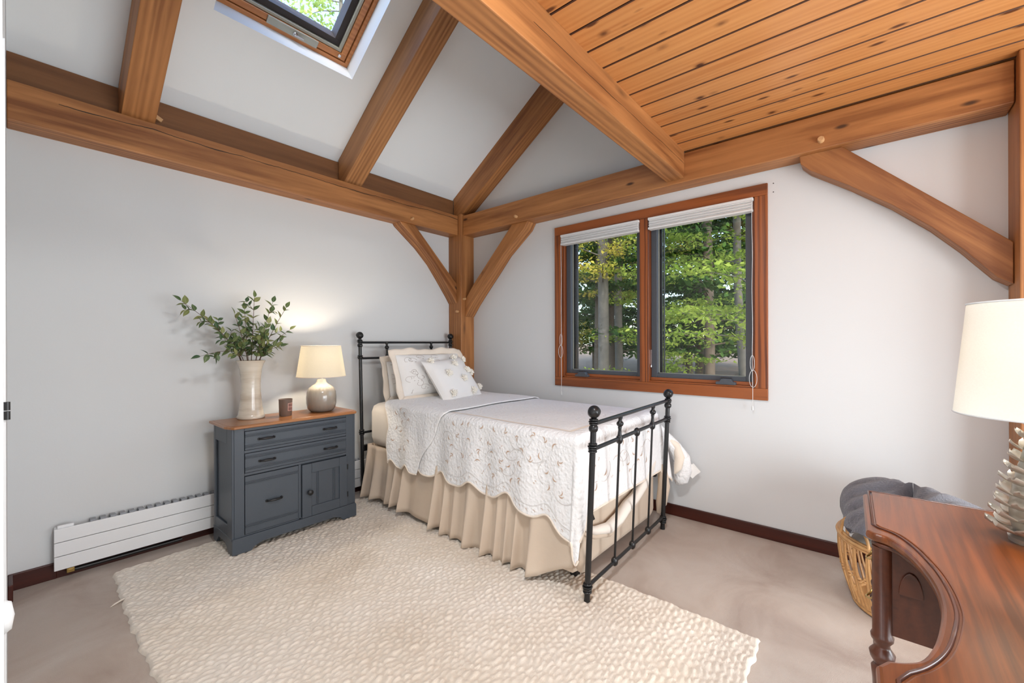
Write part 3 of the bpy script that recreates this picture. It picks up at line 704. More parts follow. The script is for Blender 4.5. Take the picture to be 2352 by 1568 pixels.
for xg in (-1.800, -1.686):
    for i in range(3): obj('reeding', gbox(xg+i*.0075, xg+i*.0075+.0045, CYF-.0065, CYF-.002, .176, .397), 'slate', dr, bevel=0.0012)
obj('door_knob', glathe([(.010, 0), (.007, .006), (.008, .014), (.017, .020), (.018, .026), (.012, .031), (0, .032)], 16), 'dark_metal', dr, Matrix.Translation((-1.851, CYF-.012, .276)) @ Matrix.Rotation(PI/2, 4, 'X'), smooth=50)
for z in (.366, .172): obj('hinge', gmove(glathe([(.004, 0), (.004, .034)], 10), -1.581, CYF-.012, z), 'dark_metal', dr)

# ------------------------------------------------------------------ vase with leafy branches
VX, VY, VZ = -2.112, -0.262, 0.770
vp = [(0.0, 0), (.074, 0), (.079, .004), (.080, .014), (.074, .026), (.068, .06), (.061, .12), (.0565, .18), (.0555, .22), (.058, .27), (.064, .32), (.073, .350), (.083, .370), (.086, .374), (.083, .376), (.076, .366), (.066, .345), (.058, .30), (.053, .20), (.055, .10), (.055, .05), (0, .045)]
tag(obj('vase', glathe(vp, 40, lambda a, z: .02*math.sin(2*a+.4)*max(0, (z-.3)/.08)+.006*math.sin(z*210)), 'vase', m=Matrix.Translation((VX, VY, VZ)), smooth=60), 'tall flared beige glazed pottery vase on the blue cabinet', 'vase')
def leaf_mesh():
    n = 7; V, F = [], []
    for i in range(n+1):
        t = i/n; w = 0.0145*math.sin(PI*min(1, t*1.02)**0.8)*(1-.15*t)
        zc = -0.006*t*t; V += [(t*.052, -w, zc+w*.35), (t*.052, 0, zc), (t*.052, w, zc+w*.35)]
    for i in range(n):
        a = i*3; F += [(a, a+3, a+4, a+1), (a+1, a+4, a+5, a+2)]
    return mesh('leaf', (V, F), 'leaf', 80)
LEAF = leaf_mesh()
TIPS = [(-2.473, 1.507, .02, 'longest leafy branch arching far left out of the vase'), (-2.395, 1.180, -.05, 'low drooping leafy branch at the left of the vase'), (-2.33, 1.395, .05, 'leafy branch leaning left just under the longest one'),
        (-2.212, 1.438, -.03, 'slim leafy branch left of centre in the vase'), (-2.125, 1.480, .07, 'upright leafy branch just left of the tallest one'), (-2.080, 1.559, .03, 'tallest upright leafy branch in the vase'),
        (-1.955, 1.538, .06, 'tall leafy branch right of the tallest one'), (-1.900, 1.500, -.02, 'tall leafy branch at the upper right of the vase'), (-1.866, 1.350, .00, 'bushy leafy branch reaching right toward the lamp'), (-1.955, 1.235, -.07, 'short low leafy branch at the right of the vase'), (-2.030, 1.385, -.06, 'short leafy branch in the middle front of the vase')]
for bi, (tx, tz, ty, lab) in enumerate(TIPS):
    rn = random.Random(40+bi)
    p0 = Vector((VX+rn.uniform(-.02, .02), VY+rn.uniform(-.02, .02), VZ+.06)); p3 = Vector((tx, VY+ty, tz))
    mx_ = max(-.050, min(.050, (tx-VX)*.25)); p1 = Vector((VX+mx_, VY+max(-.04, min(.04, ty*.5)), VZ+.372))
    p0 = Vector((VX-mx_*.5+rn.uniform(-.01, .01), VY+rn.uniform(-.015, .015), VZ+.06))
    p2 = p1+(p1-p0).normalized()*((p3-p1).length*(.30 if tz > 1.3 else .48))
    def bz(t):
        if t < .35: return p0.lerp(p1, t/.35)
        q = (t-.35)/.65; return p1*(1-q)**2+p2*2*q*(1-q)+p3*q*q
    r0 = tag(obj('leafy_branch', gtube([bz(t) for t in np.linspace(0, 1, 21)], list(np.linspace(.0032, .0011, 21)), 6), 'twig', smooth=60), lab, 'branch', 'leafy branches in the vase')
    def put(p, d, s):
        d = d.normalized(); up = Vector((rn.uniform(-.4, .4), rn.uniform(-.9, .1), 1)); m = frame_mat(p, d, up) @ Matrix.Diagonal((s, s*1.05, s, 1))
        o = bpy.data.objects.new('leaf', LEAF); o.matrix_basis = m; link(o, r0)
    total = (p3-p1).length; nn = max(4, int(total/.043)); sg = 1
    for k in range(nn):
        t = .40+.60*(k+.5)/nn; p = bz(t); d = (bz(min(1, t+.02))-bz(t-.02)).normalized()
        side = d.cross(Vector((rn.uniform(-.3, .3), 1, rn.uniform(-.3, .3)))).normalized(); tw = rn.uniform(-.9, .9)
        for sgn in (1, -1):
            if rn.random() < .10: continue
            q = (side*sgn).lerp(Vector((0, -sgn, 0)), abs(tw)*.5)
            put(p, q*1.0+d*.75+Vector((0, 0, rn.uniform(-.2, .35))), rn.uniform(.8, 1.2))
        if rn.random() < .45 and k < nn-1:      # side twig
            tip = p+(side*rn.choice((1, -1))*.75+d*.8+Vector((0, rn.uniform(-.5, .5), .1))).normalized()*rn.uniform(.04, .075)
            obj('twig', gtube([p, p.lerp(tip, .5)+Vector((0, 0, .004)), tip], [.0016, .0012, .0008], 5), 'twig', r0)
            for fr in (.6, 1.0):
                for sgn in (1, -1):
                    put(p.lerp(tip, fr), (tip-p).normalized()*.7+(tip-p).normalized().cross(Vector((0, 1, 0)))*sgn+Vector((0, rn.uniform(-.3, .3), .1)), rn.uniform(.75, 1.05))
    put(bz(1), bz(1)-bz(.96)+Vector((0, 0, .003)), 1.0)

# ------------------------------------------------------------------ candle and lamp on the cabinet
cz = 0.770
can = tag(obj('candle_cup', glathe([(0, 0), (.037, 0), (.0385, .003), (.0415, .108), (.0425, .112), (.040, .112), (.037, .095), (.0, .094)], 32), 'cup', m=Matrix.Translation((-1.928, -.338, cz)), smooth=50), 'small taupe scented candle cup on the blue cabinet', 'candle')
obj('wax', glathe([(0, .090), (.036, .090), (.036, .097), (.004, .098), (0, .098)], 24), 'wax', can, Matrix.Translation((-1.928, -.338, cz)))
def arc_panel(r, a0, a1, z0, z1, off, n=8):
    us = np.linspace(a0, a1, n); return ggrid(lambda a, z: ((r+off+(z*.035))*math.cos(a), (r+off+(z*.035))*math.sin(a), z), us, [z0, z1])
lb = obj('label', arc_panel(.0375, math.radians(-92), math.radians(-40), .036, .086, .0016), 'print', can, Matrix.Translation((-1.928, -.338, cz)))
obj('label_print', arc_panel(.0375, math.radians(-88.5), math.radians(-43.5), .0385, .0600, .0022), 'print_in', lb, Matrix.Translation((-1.928, -.338, cz)))
obj('label_print', arc_panel(.0375, math.radians(-88.5), math.radians(-43.5), .0625, .0835, .0022), 'print_in', lb, Matrix.Translation((-1.928, -.338, cz)))

def shade_geo(rb, rt, z0, z1, n=48):
    prof = [(rb, z0), (rt, z1), (rt-.0025, z1), (rb-.0025, z0)]
    V, F = [], []
    for i in range(n):
        a = 2*PI*i/n
        for r, z in prof: V.append((r*math.cos(a), r*math.sin(a), z))
    for i in range(n):
        j = (i+1) % n
        for k in range(4): F.append((i*4+k, j*4+k, j*4+(k+1) % 4, i*4+(k+1) % 4))
    return V, F
def ring(r, z, t=.0025):
    return gtube([(r*math.cos(a), r*math.sin(a), z) for a in np.linspace(0, 2*PI, 40)], t, 6, False)
LX, LY = -1.680, -0.330
T = Matrix.Translation((LX, LY, cz))
tl = thing('table_lamp', (LX, LY, cz), 'lit ceramic table lamp with linen drum shade on the blue cabinet', 'lamp')
obj('ceramic_base', glathe([(0, 0), (.062, 0), (.078, .006), (.092, .024), (.099, .060), (.100, .100), (.096, .140), (.084, .168), (.060, .186), (.040, .199), (.032, .212), (.030, .224), (.024, .230), (0, .230)], 40), 'lampbase', tl, T, smooth=60)
obj('neck', glathe([(.012, .228), (.012, .256), (.015, .258), (.015, .30), (0, .30)], 18), 'plastic_w', tl, T, smooth=45)
sh = obj('lamp_shade', shade_geo(.163, .131, .250, .467), 'shade', tl, T, smooth=60)
obj('shade_rim', ring(.163, .250), 'cream', sh, T, smooth=60); obj('shade_rim', ring(.131, .467), 'cream', sh, T, smooth=60)
obj('bulb', gmove(gsphere(.024, 16, 10, sq=(1, 1, 1.2)), 0, 0, .325), 'bulb', tl, T, smooth=60)
lp = lamp('lamp_bulb_light', 'POINT', (LX, LY, cz+.385), 10.0, (1.0, .85, .66), shadow_soft_size=.025)

# ================================================================== BED FRAME
HN, HF, FN, FF = (-1.240, -.135), (-.237, -.128), (-1.338, -2.300), (-.290, -2.268)
bed = thing('iron_bed', (-0.78, -1.2, 0), 'black iron single bed frame with ball finials on its posts', 'bed')
def shear(base, ky, z0=0.0):
    m = Matrix.Identity(4); m[1][2] = ky; m[0][3], m[1][3], m[2][3] = base[0], base[1], z0
    return m
BALL = lambda zc, r: [(0.004, zc-r*1.35), (.012, zc-r*1.30), (.012, zc-r*1.05)] + [(max(.0005, r*math.sin(a)), zc-r*math.cos(a)) for a in np.linspace(.45, PI, 12)]
def collar(zc, rs, hgt, rib=3):
    p = [(rs, zc-hgt/2)]
    for i in range(rib):
        c = zc-hgt/2+hgt*(i+.5)/rib; w = hgt/rib/2; big = rs+.0075+(.003 if rib > 2 and i == rib//2 else 0)
        p += [(rs+.002, c-w), (big-.001, c-w*.55), (big, c), (big-.001, c+w*.55), (rs+.002, c+w)]
    return p + [(rs, zc+hgt/2)]
def swirl(zc, r):
    return lambda a, z: .05*math.sin(5*a+(z-zc)*90)*max(0, 1-abs(z-zc)/r)
def bed_post(base, ky, zc, rball, cols, rs, z0):
    p = obj('post', gxf(glathe([(rs*.7, 0), (rs*1.1, .002), (rs, .02), (rs, zc-rball*1.2)], 18), shear(base, ky, z0)), 'iron', bed, smooth=45)
    obj('finial', gxf(glathe(BALL(zc, rball), 28, swirl(zc, rball)), shear(base, ky, z0)), 'iron', p, smooth=60)
    for z, h, rib in cols:
        obj('collar', gxf(glathe(collar(z, rs, h, rib), 22, (lambda a, q: .06*math.sin(12*a)) if rib == 1 else None), shear(base, ky, z0)), 'iron', p, smooth=50)
    return p
KF, KH = -.045, .034
fz = {FN: .012, FF: 0.0}
for c in (FN, FF):
    bed_post(c, KF, .913, .031, [(.866, .030, 3), (.834, .030, 1), (.742, .046, 4), (.066, .050, 4)], .0142, fz[c])
for c in (HN, HF):
    bed_post(c, KH, 1.322, .0295, [(1.272, .030, 3), (1.238, .028, 1), (1.140, .034, 3), (.520, .046, 3)], .0138, 0.0)
def fb(u, z):
    return (FN[0]+(FF[0]-FN[0])*u, FN[1]+(FF[1]-FN[1])*u+KF*z, z+.006)
def hb(u, z):
    return (HN[0]+(HF[0]-HN[0])*u, HN[1]+(HF[1]-HN[1])*u+KH*z, z)
for z, r in ((.862, .0105), (.740, .0105), (.078, .0095)):
    obj('foot_rail', gtube([fb(0, z), fb(1, z)], r, 12), 'iron', bed, smooth=50)
for z, r in ((1.262, .0095), (1.130, .0095), (.515, .0095)):
    obj('head_rail', gtube([hb(0, z), hb(1, z)], r, 12), 'iron', bed, smooth=50)
def turned(h):
    k = h/.124
    return [(.008, 0), (.014, .004*k), (.0165, .012*k), (.012, .020*k), (.0095, .032*k), (.0085, .052*k), (.011, .064*k), (.010, .067*k), (.017, .075*k), (.019, .082*k), (.017, .089*k), (.010, .096*k), (.0095, .104*k), (.013, .112*k), (.012, .124*k)]
for u in (.285, .51, .74):
    sp = obj('spindle', gtube([fb(u, .078), fb(u, .74)], .0062, 10), 'iron', bed, smooth=50)
    for z in (.080, .735):
        obj('knuckle', gmove(gsphere(.0205, 14, 10, sq=(1.0, .9, 1.25)), *fb(u, z)), 'iron', sp, smooth=60)
    if u != .51:
        obj('turned_baluster', gxf(glathe(turned(.128), 18), shear(fb(u, .738)[:2], KF, .740)), 'iron', bed, smooth=55)
for u in (.257, .504, .751):
    sp = obj('spindle', gtube([hb(u, .515), hb(u, 1.13)], .006, 10), 'iron', bed, smooth=50)
    obj('knuckle', gmove(gsphere(.019, 14, 10, sq=(1, .9, 1.2)), *hb(u, 1.128)), 'iron', sp, smooth=60)
    if u != .504:
        obj('turned_baluster', gxf(glathe(turned(.135), 18), shear(hb(u, 1.13)[:2], KH, 1.13)), 'iron', bed, smooth=55)
for a, b, ins in ((HN, FN, .055), (HF, FF, -.055)):
    p0, p1 = (a[0]+ins*.6, a[1]-.01), (b[0]+ins*1.3, b[1]+.01)
    w = ins*.5
    V = [(p0[0], p0[1], .372), (p1[0], p1[1], .372), (p1[0]+w, p1[1], .372), (p0[0]+w, p0[1], .372), (p0[0], p0[1], .412), (p1[0], p1[1], .412), (p1[0]+w*.15, p1[1], .412), (p0[0]+w*.15, p0[1], .412)]
    obj('side_rail', (V, [(0, 3, 2, 1), (4, 5, 6, 7), (0, 1, 5, 4), (1, 2, 6, 5), (2, 3, 7, 6), (3, 0, 4, 7)]), 'iron', bed)
obj('rail_bracket', gbox(HN[0]-.004, HN[0]+.075, HN[1]-.020, HN[1]+.012, .368, .418), 'iron', bed, bevel=0.003)
obj('support_leg', gbox(-1.19, -1.155, -2.15, -2.11, 0.012, .12), 'iron', bed)

# ================================================================== MATTRESS, BOX SPRING, SKIRT, QUILT
YF, ZT = -2.205, 0.782
def xe(y): return -1.205 + (y+.25)/1.955*.062
def xf(y): return -.290 + (y+.25)/1.955*.015
def rounded_slab(x0f, x1f, y0, y1, z0, z1, R, nx=14, ny=24):
    """soft-edged box: rings from the underside to the top"""
    V, F = [], []
    rings = [(0.6, z0), (0.15, z0+R*.25), (0, z0+R), (0, z1-R), (.15, z1-R*.35), (.5, z1-R*.08), (1.0, z1)]
    per = None
    for ins, z in rings:
        i = ins*R; pts = []
        N = 10
        ys = np.linspace(y0-i-R*.4, y1+i+R*.4, ny); 
        for y in ys: pts.append((x0f(y)+i, y))
        for k in range(1, nx): pts.append((x0f(y1)+i+(x1f(y1)-x0f(y1)-2*i)*k/nx, y1+i))
        for y in ys[::-1]: pts.append((x1f(y)-i, y))
        for k in range(1, nx): pts.append((x1f(y0)-i+(x0f(y0)-x1f(y0)+2*i)*k/nx, y0-i))
        per = len(pts); V += [(a, b, z) for a, b in pts]
    for r in range(len(rings)-1):
        for k in range(per):
            k2 = (k+1) % per; F.append((r*per+k, r*per+k2, (r+1)*per+k2, (r+1)*per+k))
    F.append(tuple(range(per))[::-1]); F.append(tuple((len(rings)-1)*per+k for k in range(per)))
    return V, F
tag(obj('box_spring', rounded_slab(lambda y: xe(y)-.035, lambda y: xf(y)+.03, -.235, YF-.008, .085, .430, .035), 'skirt', smooth=60), 'beige fabric covered box spring behind the footboard spindles', 'box spring')
tag(obj('mattress', rounded_slab(lambda y: xe(y)-.032, lambda y: xf(y)+.03, -.235, YF-.005, .432, ZT-.004, .075), 'sheet', smooth=60), 'thick mattress in an ivory fitted sheet on the iron bed', 'mattress')

R0 = .042
def prof(a):
    if a < R0*PI/2:
        return R0*math.sin(a/R0), R0*(1-math.cos(a/R0))
    e = a-R0*PI/2
    return R0+e*.075, R0+e*.995
def drape(p, yc, off=0.0, ripple=1.0):
    """cloth point -> space; p inward from the near edge, yc along the bed (past YF hangs at the foot)"""
    y = max(yc, YF); b = max(0.0, YF-yc); W = xf(y)-xe(y)
    wob = .0035*math.sin(9*p+5*yc)*math.sin(6*yc)
    if p < 0: a, sx, x0 = -p, -1, xe(y)
    elif p > W: a, sx, x0 = p-W, 1, xf(y)
    else:
        o, d = prof(b) if b > 0 else (0, 0)
        return (xe(y)+p, y-o*.75-off*(b > 0), ZT+.004+off*(b == 0)-d+wob*(b == 0))
    r = math.hypot(a, b); ct, sn = a/r, b/r; o, d = prof(max(a, b)+.25*min(a, b))
    fold = math.sin(2*math.atan2(b, a))**2
    if b > 0: o = o*(1+(.55 if sx < 0 else 1.1)*fold*min(1, r/.35))
    rp = ripple*min(1, a/.25)*(.010*math.sin(13*yc+1.0)+.007*math.sin(29*yc+.5))*(1-fold)
    o = o+off+rp
    if sx > 0: o = min(o, .17)
    return (x0+sx*o*ct, y-o*sn*.78, ZT+.004+off*.6-d)
SC = .292
def scallop(t): return .052*(.5+.5*math.cos(2*PI*(t+.020)/SC))**2.0
quilt = tag(obj('quilt', ([(0, 0, 0), (0, 0, 0), (0, 0, 0)], [(0, 1, 2)]), 'quilt'), 'white quilted bedspread with scalloped cream hem, folded back mid-bed', 'bedspread')
def sheet(y0, y1f, amax, a2, off, nu, nv, y0f=None):
    V, F = [], []
    for i in range(nu+1):
        s = i/nu
        for j in range(nv+1):
            t = j/nv
            ymid = (y0 if y0f is None else y0f(0))+t*((y1f(0.0))-y0)
            A = amax(ymid); W = xf(max(ymid, YF))-xe(max(ymid, YF))
            p = -A+s*(A+W+a2); a = max(0.0, -p)
            ya = (y0 if y0f is None else y0f(a)); yb = y1f(a)
            V.append(drape(p, ya+(yb-ya)*t, off))
    m = nv+1
    F = [(i*m+j, (i+1)*m+j, (i+1)*m+j+1, i*m+j+1) for i in range(nu) for j in range(nv)]
    return V, F
def solid(o, th):
    md = o.modifiers.new('thickness', 'SOLIDIFY'); md.thickness = th; md.offset = 0.0
def am_main(y): return .455-scallop(y)+.30*max(0, -1.80-max(y, YF))**1.3
g = sheet(-.82, lambda a: YF-.415, am_main, .40, .004, 160, 130)
me = mesh('quilt', g, 'quilt', 80); quilt.data = me; solid(quilt, .006)
def head_y1(a): return -1.207+max(0, a-.02)*.58+.012*math.sin(a*22)*min(1, a*8)
def head_y0(a): return -.46-.12*min(1, a/.2)-.02*math.sin(a*16)
def am_head(y): return .475-.045*(.5+.5*math.cos(2*PI*(y+.53)/.40))**2.0
gh = sheet(-.46, head_y1, am_head, .16, .021, 150, 60, head_y0)
qh = obj('folded_layer', gh, 'quilt', quilt, smooth=80); solid(qh, .007)
def hem(amax, ys, off, r, yfun=None):
    pts = []
    for y in ys:
        A = amax(y); pts.append(drape(-A, y if yfun is None else yfun(y, A), off))
    return gtube(pts, r, 6)
obj('hem_binding', hem(am_main, np.linspace(-.95, YF-.415, 150), .005, .0062), 'cream', quilt, smooth=60)
def head_map(y, A):
    t = (y+.46)/(-1.207+.46); return head_y0(A)+(head_y1(A)-head_y0(A))*t
obj('hem_binding', hem(am_head, np.linspace(-.46, -1.207, 60), .022, .0060, head_map), 'cream', quilt, smooth=60)
fe = [drape(-a, head_y0(a), .022) for a in np.linspace(0, .46, 30)]
obj('hem_binding', gtube(fe, .004, 6), 'cream', quilt, smooth=60)
fh = [drape(p, YF-.415, .005) for p in np.linspace(-.42, 1.3, 90)]
obj('hem_binding', gtube(fh, .0060, 6), 'cream', quilt, smooth=60)
# braided band along the top edge, turning at the foot
def band(fn, n):
    V, F = [], []
    for i in range(n+1):
        a, b = fn(i/n); V += [a, b]
    return V, [(2*i, 2*i+1, 2*i+3, 2*i+2) for i in range(n)]
up = lambda q, h: (q[0], q[1], q[2]+h)
obj('braid_band', band(lambda t: (up(drape(.012, -1.20+t*(YF+.045+1.20), .004), .004), up(drape(.034, -1.20+t*(YF+.067+1.20), .004), .004)), 60), 'cream', quilt)
obj('braid_band', band(lambda t: (up(drape(.012+t*.88, YF+.045, .004), .004), up(drape(.034+t*.84, YF+.067, .004), .004)), 50), 'cream', quilt)
# embroidery lying on the cloth
def crescent(ln, wd):
    n = 6; out, inn = [], []
    for i in range(n+1):
        t = i/n; a = (t-.5)*1.9; out.append((ln*math.sin(a)*.6, ln*(math.cos(a)-.6)*.6+wd*math.sin(PI*t))); inn.append((ln*math.sin(a)*.6, ln*(math.cos(a)-.6)*.6))
    return out, inn
def stitch(fn, ang, ln, wd, place):
    """fn(a, y) -> point; returns a crescent patch lying on the cloth around (a, y)"""
    o, i_ = crescent(ln, wd); c, s = math.cos(ang), math.sin(ang); V = []
    for (x, y) in o+i_:
        V.append(fn(place[0]+x*c-y*s, place[1]+x*s+y*c))
    n = len(o); return V, [(k, k+1, n+k+1, n+k) for k in range(n-1)]
rn = random.Random(5); leaves_m, vines_m = [], []
def on_main(a, y): return drape(-a, y, .0095)
def on_head(a, y): return drape(-a, y, .0265)
def on_foot(p, y): return drape(p, y, .0095)
def embroider(fn, a0, a1, y0, y1, n, vines):
    done = []
    for _ in range(n*8):
        a, y = rn.uniform(a0, a1), rn.uniform(y0, y1)
        if all((a-b)**2+(y-c)**2 > .058**2 for b, c in done): done.append((a, y))
        if len(done) >= n: break
    for a, y in done:
        k = rn.random()
        if k < .45: leaves_m.append(stitch(fn, rn.uniform(0, 6.3), rn.uniform(.036, .050), .0075, (a, y)))
        elif k < .8:
            an = rn.uniform(0, 6.3)
            for da in (0, 1.2): leaves_m.append(stitch(fn, an+da, .034, .006, (a+.012*math.cos(an+da), y+.012*math.sin(an+da))))
        else:
            for q in range(2): leaves_m.append(stitch(fn, rn.uniform(0, 6.3), .012, .004, (a+q*.012, y+q*.008)))
    for _ in range(vines):
        a, y = rn.uniform(a0+.04, a1-.05), rn.uniform(y0+.05, y1-.05); an = rn.uniform(0, 6.3); pts = []
        for k in range(16):
            an += .16*(1 if _ % 2 else -1); a += .011*math.cos(an); y += .011*math.sin(an)
            if a < .015 or a > a1+.05: break
            pts.append(fn(a, y))
        if len(pts) > 4: vines_m.append(gtube(pts, .0011, 4))
embroider(on_main, .06, .34, -2.16, -1.26, 44, 12)
embroider(on_head, .05, .36, -.86, -.62, 11, 6)
embroider(on_foot, .06, .80, YF-.34, YF-.10, 20, 10)
for q in range(14):
    leaves_m.append(stitch(lambda a, y: up(drape(a, y, .021), .007), rn.uniform(0, 6.3), .026, .004, (rn.uniform(.04, .8), rn.uniform(-1.08, -.78))))
# stitched line following the hem
vines_m.append(gtube([on_main(am_main(y)-.055, y) for y in np.linspace(-1.22, YF-.02, 120)], .0011, 4))
for y in np.arange(-2.16, -1.24, .045): leaves_m.append(stitch(on_main, 2.3, .022, .003, (am_main(y)-.026, y)))
tag(obj('leaf_embroidery', gjoin(*leaves_m), 'thread', quilt), 'taupe crescent leaf stitching', kind='stuff')
tag(obj('vine_embroidery', gjoin(*vines_m), 'thread_grey', quilt), 'fine grey vine stitching', kind='stuff')
obj('paper_tag', gbox(-.035, .035, -.0008, .0008, -.05, .02), 'card', quilt, Matrix.Translation((-.085, -2.385, .375)) @ Matrix.Rotation(math.radians(106), 4, 'Z') @ Matrix.Rotation(math.radians(48), 4, 'Y'))
obj('paper_tag', gbox(-.033, .033, -.0008, .0008, -.05, .02), 'card', quilt, Matrix.Translation((-.078, -2.392, .382)) @ Matrix.Rotation(math.radians(102), 4, 'Z') @ Matrix.Rotation(math.radians(42), 4, 'Y'))
# gathered cloth hanging past the far footpost
def lump(pts, rad, mat, par, name):
    return obj(name, gtube(pts, rad, 14), mat, par, smooth=70)
lump([(-.235, -2.19, .72), (-.195, -2.245, .62), (-.150, -2.30, .53), (-.115, -2.335, .45), (-.100, -2.335, .37), (-.115, -2.325, .30), (-.135, -2.31, .27)], [.010, .030, .045, .058, .064, .052, .010], 'quilt', quilt, 'gathered_corner')
lump([(-.215, -2.24, .63), (-.165, -2.315, .545), (-.165, -2.34, .47), (-.185, -2.335, .40), (-.20, -2.32, .36)], [.008, .028, .034, .026, .006], 'cream', quilt, 'gathered_corner')

# bed skirt: deep ruffle along the near side, pulled up and knotted across the foot
skirt = thing('bed_skirt', (-1.27, -1.2, .03), 'beige gathered bed skirt hanging under the white quilt', 'bed skirt')
def ruffle(t, w):
    y = -.215+t*(YF-.02+.215); z = .440-w*(.402-.02*math.sin(t*7))
    ph = t*92+4.2*math.sin(t*9)+2.5*math.sin(t*23+1)
    amp = (.006+.021*w)*(1+.5*math.sin(t*31))
    x = xe(y)-.046-.030*w-.012*w*w+amp*math.sin(ph)+.3*amp*math.sin(2*ph+1)
    z += .006*w*math.sin(ph*.5+1)
    if t > .9: z += (t-.9)/.1*w*.10
    return (x, y+.25*amp*math.cos(ph), z)
sk = obj('ruffle', ggrid(ruffle, np.linspace(0, 1, 420), np.linspace(0, 1, 14)), 'skirt', skirt, smooth=80); solid(sk, .002)
sk2 = obj('ruffle', ggrid(lambda t, w: (xe(-.2)-.04+t*.25, -.215+.012*math.sin(t*40)*(0.3+w), .44-w*.40), np.linspace(0, 1, 60), np.linspace(0, 1, 8)), 'skirt', skirt, smooth=80); solid(sk2, .002)
# corner flap at the near foot and swagged fabric across the foot end
lump([(-1.30, YF-.02, .33), (-1.315, YF-.045, .27), (-1.318, YF-.055, .20), (-1.305, YF-.045, .145), (-1.27, YF-.02, .125)], [.010, .026, .034, .026, .008], 'skirt', skirt, 'bunched_corner')
sw = [(-1.27, YF-.018, .325), (-1.16, YF-.036, .275), (-1.02, YF-.044, .245), (-.90, YF-.046, .262), (-.80, YF-.046, .300), (-.68, YF-.044, .322), (-.56, YF-.040, .365), (-.44, YF-.036, .435), (-.33, YF-.034, .500)]
lump(sw, [.010, .022, .030, .033, .034, .032, .034, .030, .012], 'sheet', skirt, 'swag')
lump([(p[0]+.01, p[1]+.006, p[2]-.034) for p in sw], [.008, .016, .020, .021, .022, .022, .020, .018, .008], 'skirt', skirt, 'swag')
lump([(-.30, YF-.02, .50), (-.27, YF-.055, .40), (-.255, YF-.06, .28), (-.25, YF-.04, .16), (-.255, YF-.02, .09)], [.012, .030, .040, .036, .012], 'skirt', skirt, 'bunched_corner')

# ================================================================== PILLOWS
def pillow_surf(w, h, t, pinch=.05, e=2.6):
    def fn(u, v, side):
        k = max(0.0, (1-abs(u)**e)*(1-abs(v)**e))**.55
        x = w/2*u*(1-pinch*(1-u*u*.0)*(v*v)*0 - pinch*(1-v*v)*(abs(u)**3)*.6)
        y = h/2*v*(1-pinch*(1-u*u)*(abs(v)**3)*.8)
        return (x, y, side*t*k)
    return fn
def pillow_geo(w, h, t, n=26, **kw):
    f = pillow_surf(w, h, t, **kw); us = np.linspace(-1, 1, n); V, F = [], []
    a = ggrid(lambda u, v: f(u, v, 1), us, us); b = ggrid(lambda u, v: f(u, v, -1), us, us)
    V, F = gjoin(a, (b[0], [q[::-1] for q in b[1]]))
    return V, F
def sham(center, xdir, ydir, w, h, t, label, seed):
    x = Vector(xdir).normalized(); y = Vector(ydir).normalized(); z = x.cross(y).normalized(); y = z.cross(x)
    m = Matrix(((x.x, y.x, z.x, center[0]), (x.y, y.y, z.y, center[1]), (x.z, y.z, z.z, center[2]), (0, 0, 0, 1)))
    fl = .052; f = pillow_surf(w-2*fl+.01, h-2*fl+.01, t)
    o = tag(obj('pillow', pillow_geo(w-2*fl+.01, h-2*fl+.01, t), 'pillow_w', m=m, smooth=80), label, 'pillow', 'pillows on the bed')
    # wavy flange
    def fp(s, k):
        per = 2*(w+h)-8*fl*0; d = s*2*(w+h); ww, hh = w, h
        if d < ww: q = (-ww/2+d, -hh/2)
        elif d < ww+hh: q = (ww/2, -hh/2+d-ww)
        elif d < 2*ww+hh: q = (ww/2-(d-ww-hh), hh/2)
        else: q = (-ww/2, hh/2-(d-2*ww-hh))
        sc = 1-k*fl*2.0/np.array([ww, hh]); wv = (1-k)*(.010*math.sin(s*41+seed)+.006*math.sin(s*97))
        return (q[0]*sc[0], q[1]*sc[1]+wv*.5, wv+.002)
    us = np.linspace(0, 1, 140)
    b = obj('flange', ggrid(fp, us, [0, .33, .66, 1.0]), 'cream', o, m, smooth=80); solid(b, .005)
    rr = random.Random(seed); curls = []
    for _ in range(46):
        u, v = rr.uniform(-.85, .85), rr.uniform(-.85, .85); an = rr.uniform(0, 6.3); pts = []; st = .07; sg = rr.choice((1, -1))
        for k in range(16):
            an += sg*(.10+.028*k); u += .030*math.cos(an)*.48/w*1.6; v += .030*math.sin(an)*.48/h*1.2
            if abs(u) > .93 or abs(v) > .93: break
            q = f(u, v, 1); pts.append((q[0], q[1], q[2]+.0012))
        if len(pts) > 4: curls.append(gtube(pts, .0016, 4))
        for _q in range(2):
            uu, vv = u+rr.uniform(-.1, .1), v+rr.uniform(-.1, .1)
            if abs(uu) < .9 and abs(vv) < .9:
                a2 = rr.uniform(0, 6.3); l_ = []
                for da in (-.007, 0, .007): 
                    q = f(uu+da*math.cos(a2)*3, vv+da*math.sin(a2)*3, 1); l_.append((q[0], q[1], q[2]+.0015))
                curls.append(gtube(l_, [.0006, .003, .0006], 5))
    tag(obj('scroll_embroidery', gjoin(*curls), 'thread_sham', o, m), 'grey scrolling vine stitching', kind='stuff')
    return o
sham((-.775, -.268, .955), (1, -.02, 0), (.015, .20, .97), .72, .40, .062, 'rear bed pillow with cream border leaning on the headboard', 3)
sham((-.765, -.452, .994), (1, -.04, 0), (.03, .36, .92), .76, .455, .075, 'front bed pillow with cream border and scroll embroidery', 9)
tx = Vector((.985, .13, .05)).normalized(); ty = Vector((.12, .58, .78)).normalized(); tz = tx.cross(ty).normalized(); ty = tz.cross(tx)
tc = (-.700, -.645, .940)
tm = Matrix(((tx.x, ty.x, tz.x, tc[0]), (tx.y, ty.y, tz.y, tc[1]), (tx.z, ty.z, tz.z, tc[2]), (0, 0, 0, 1)))
PW, PH, PT = .490, .440, .075
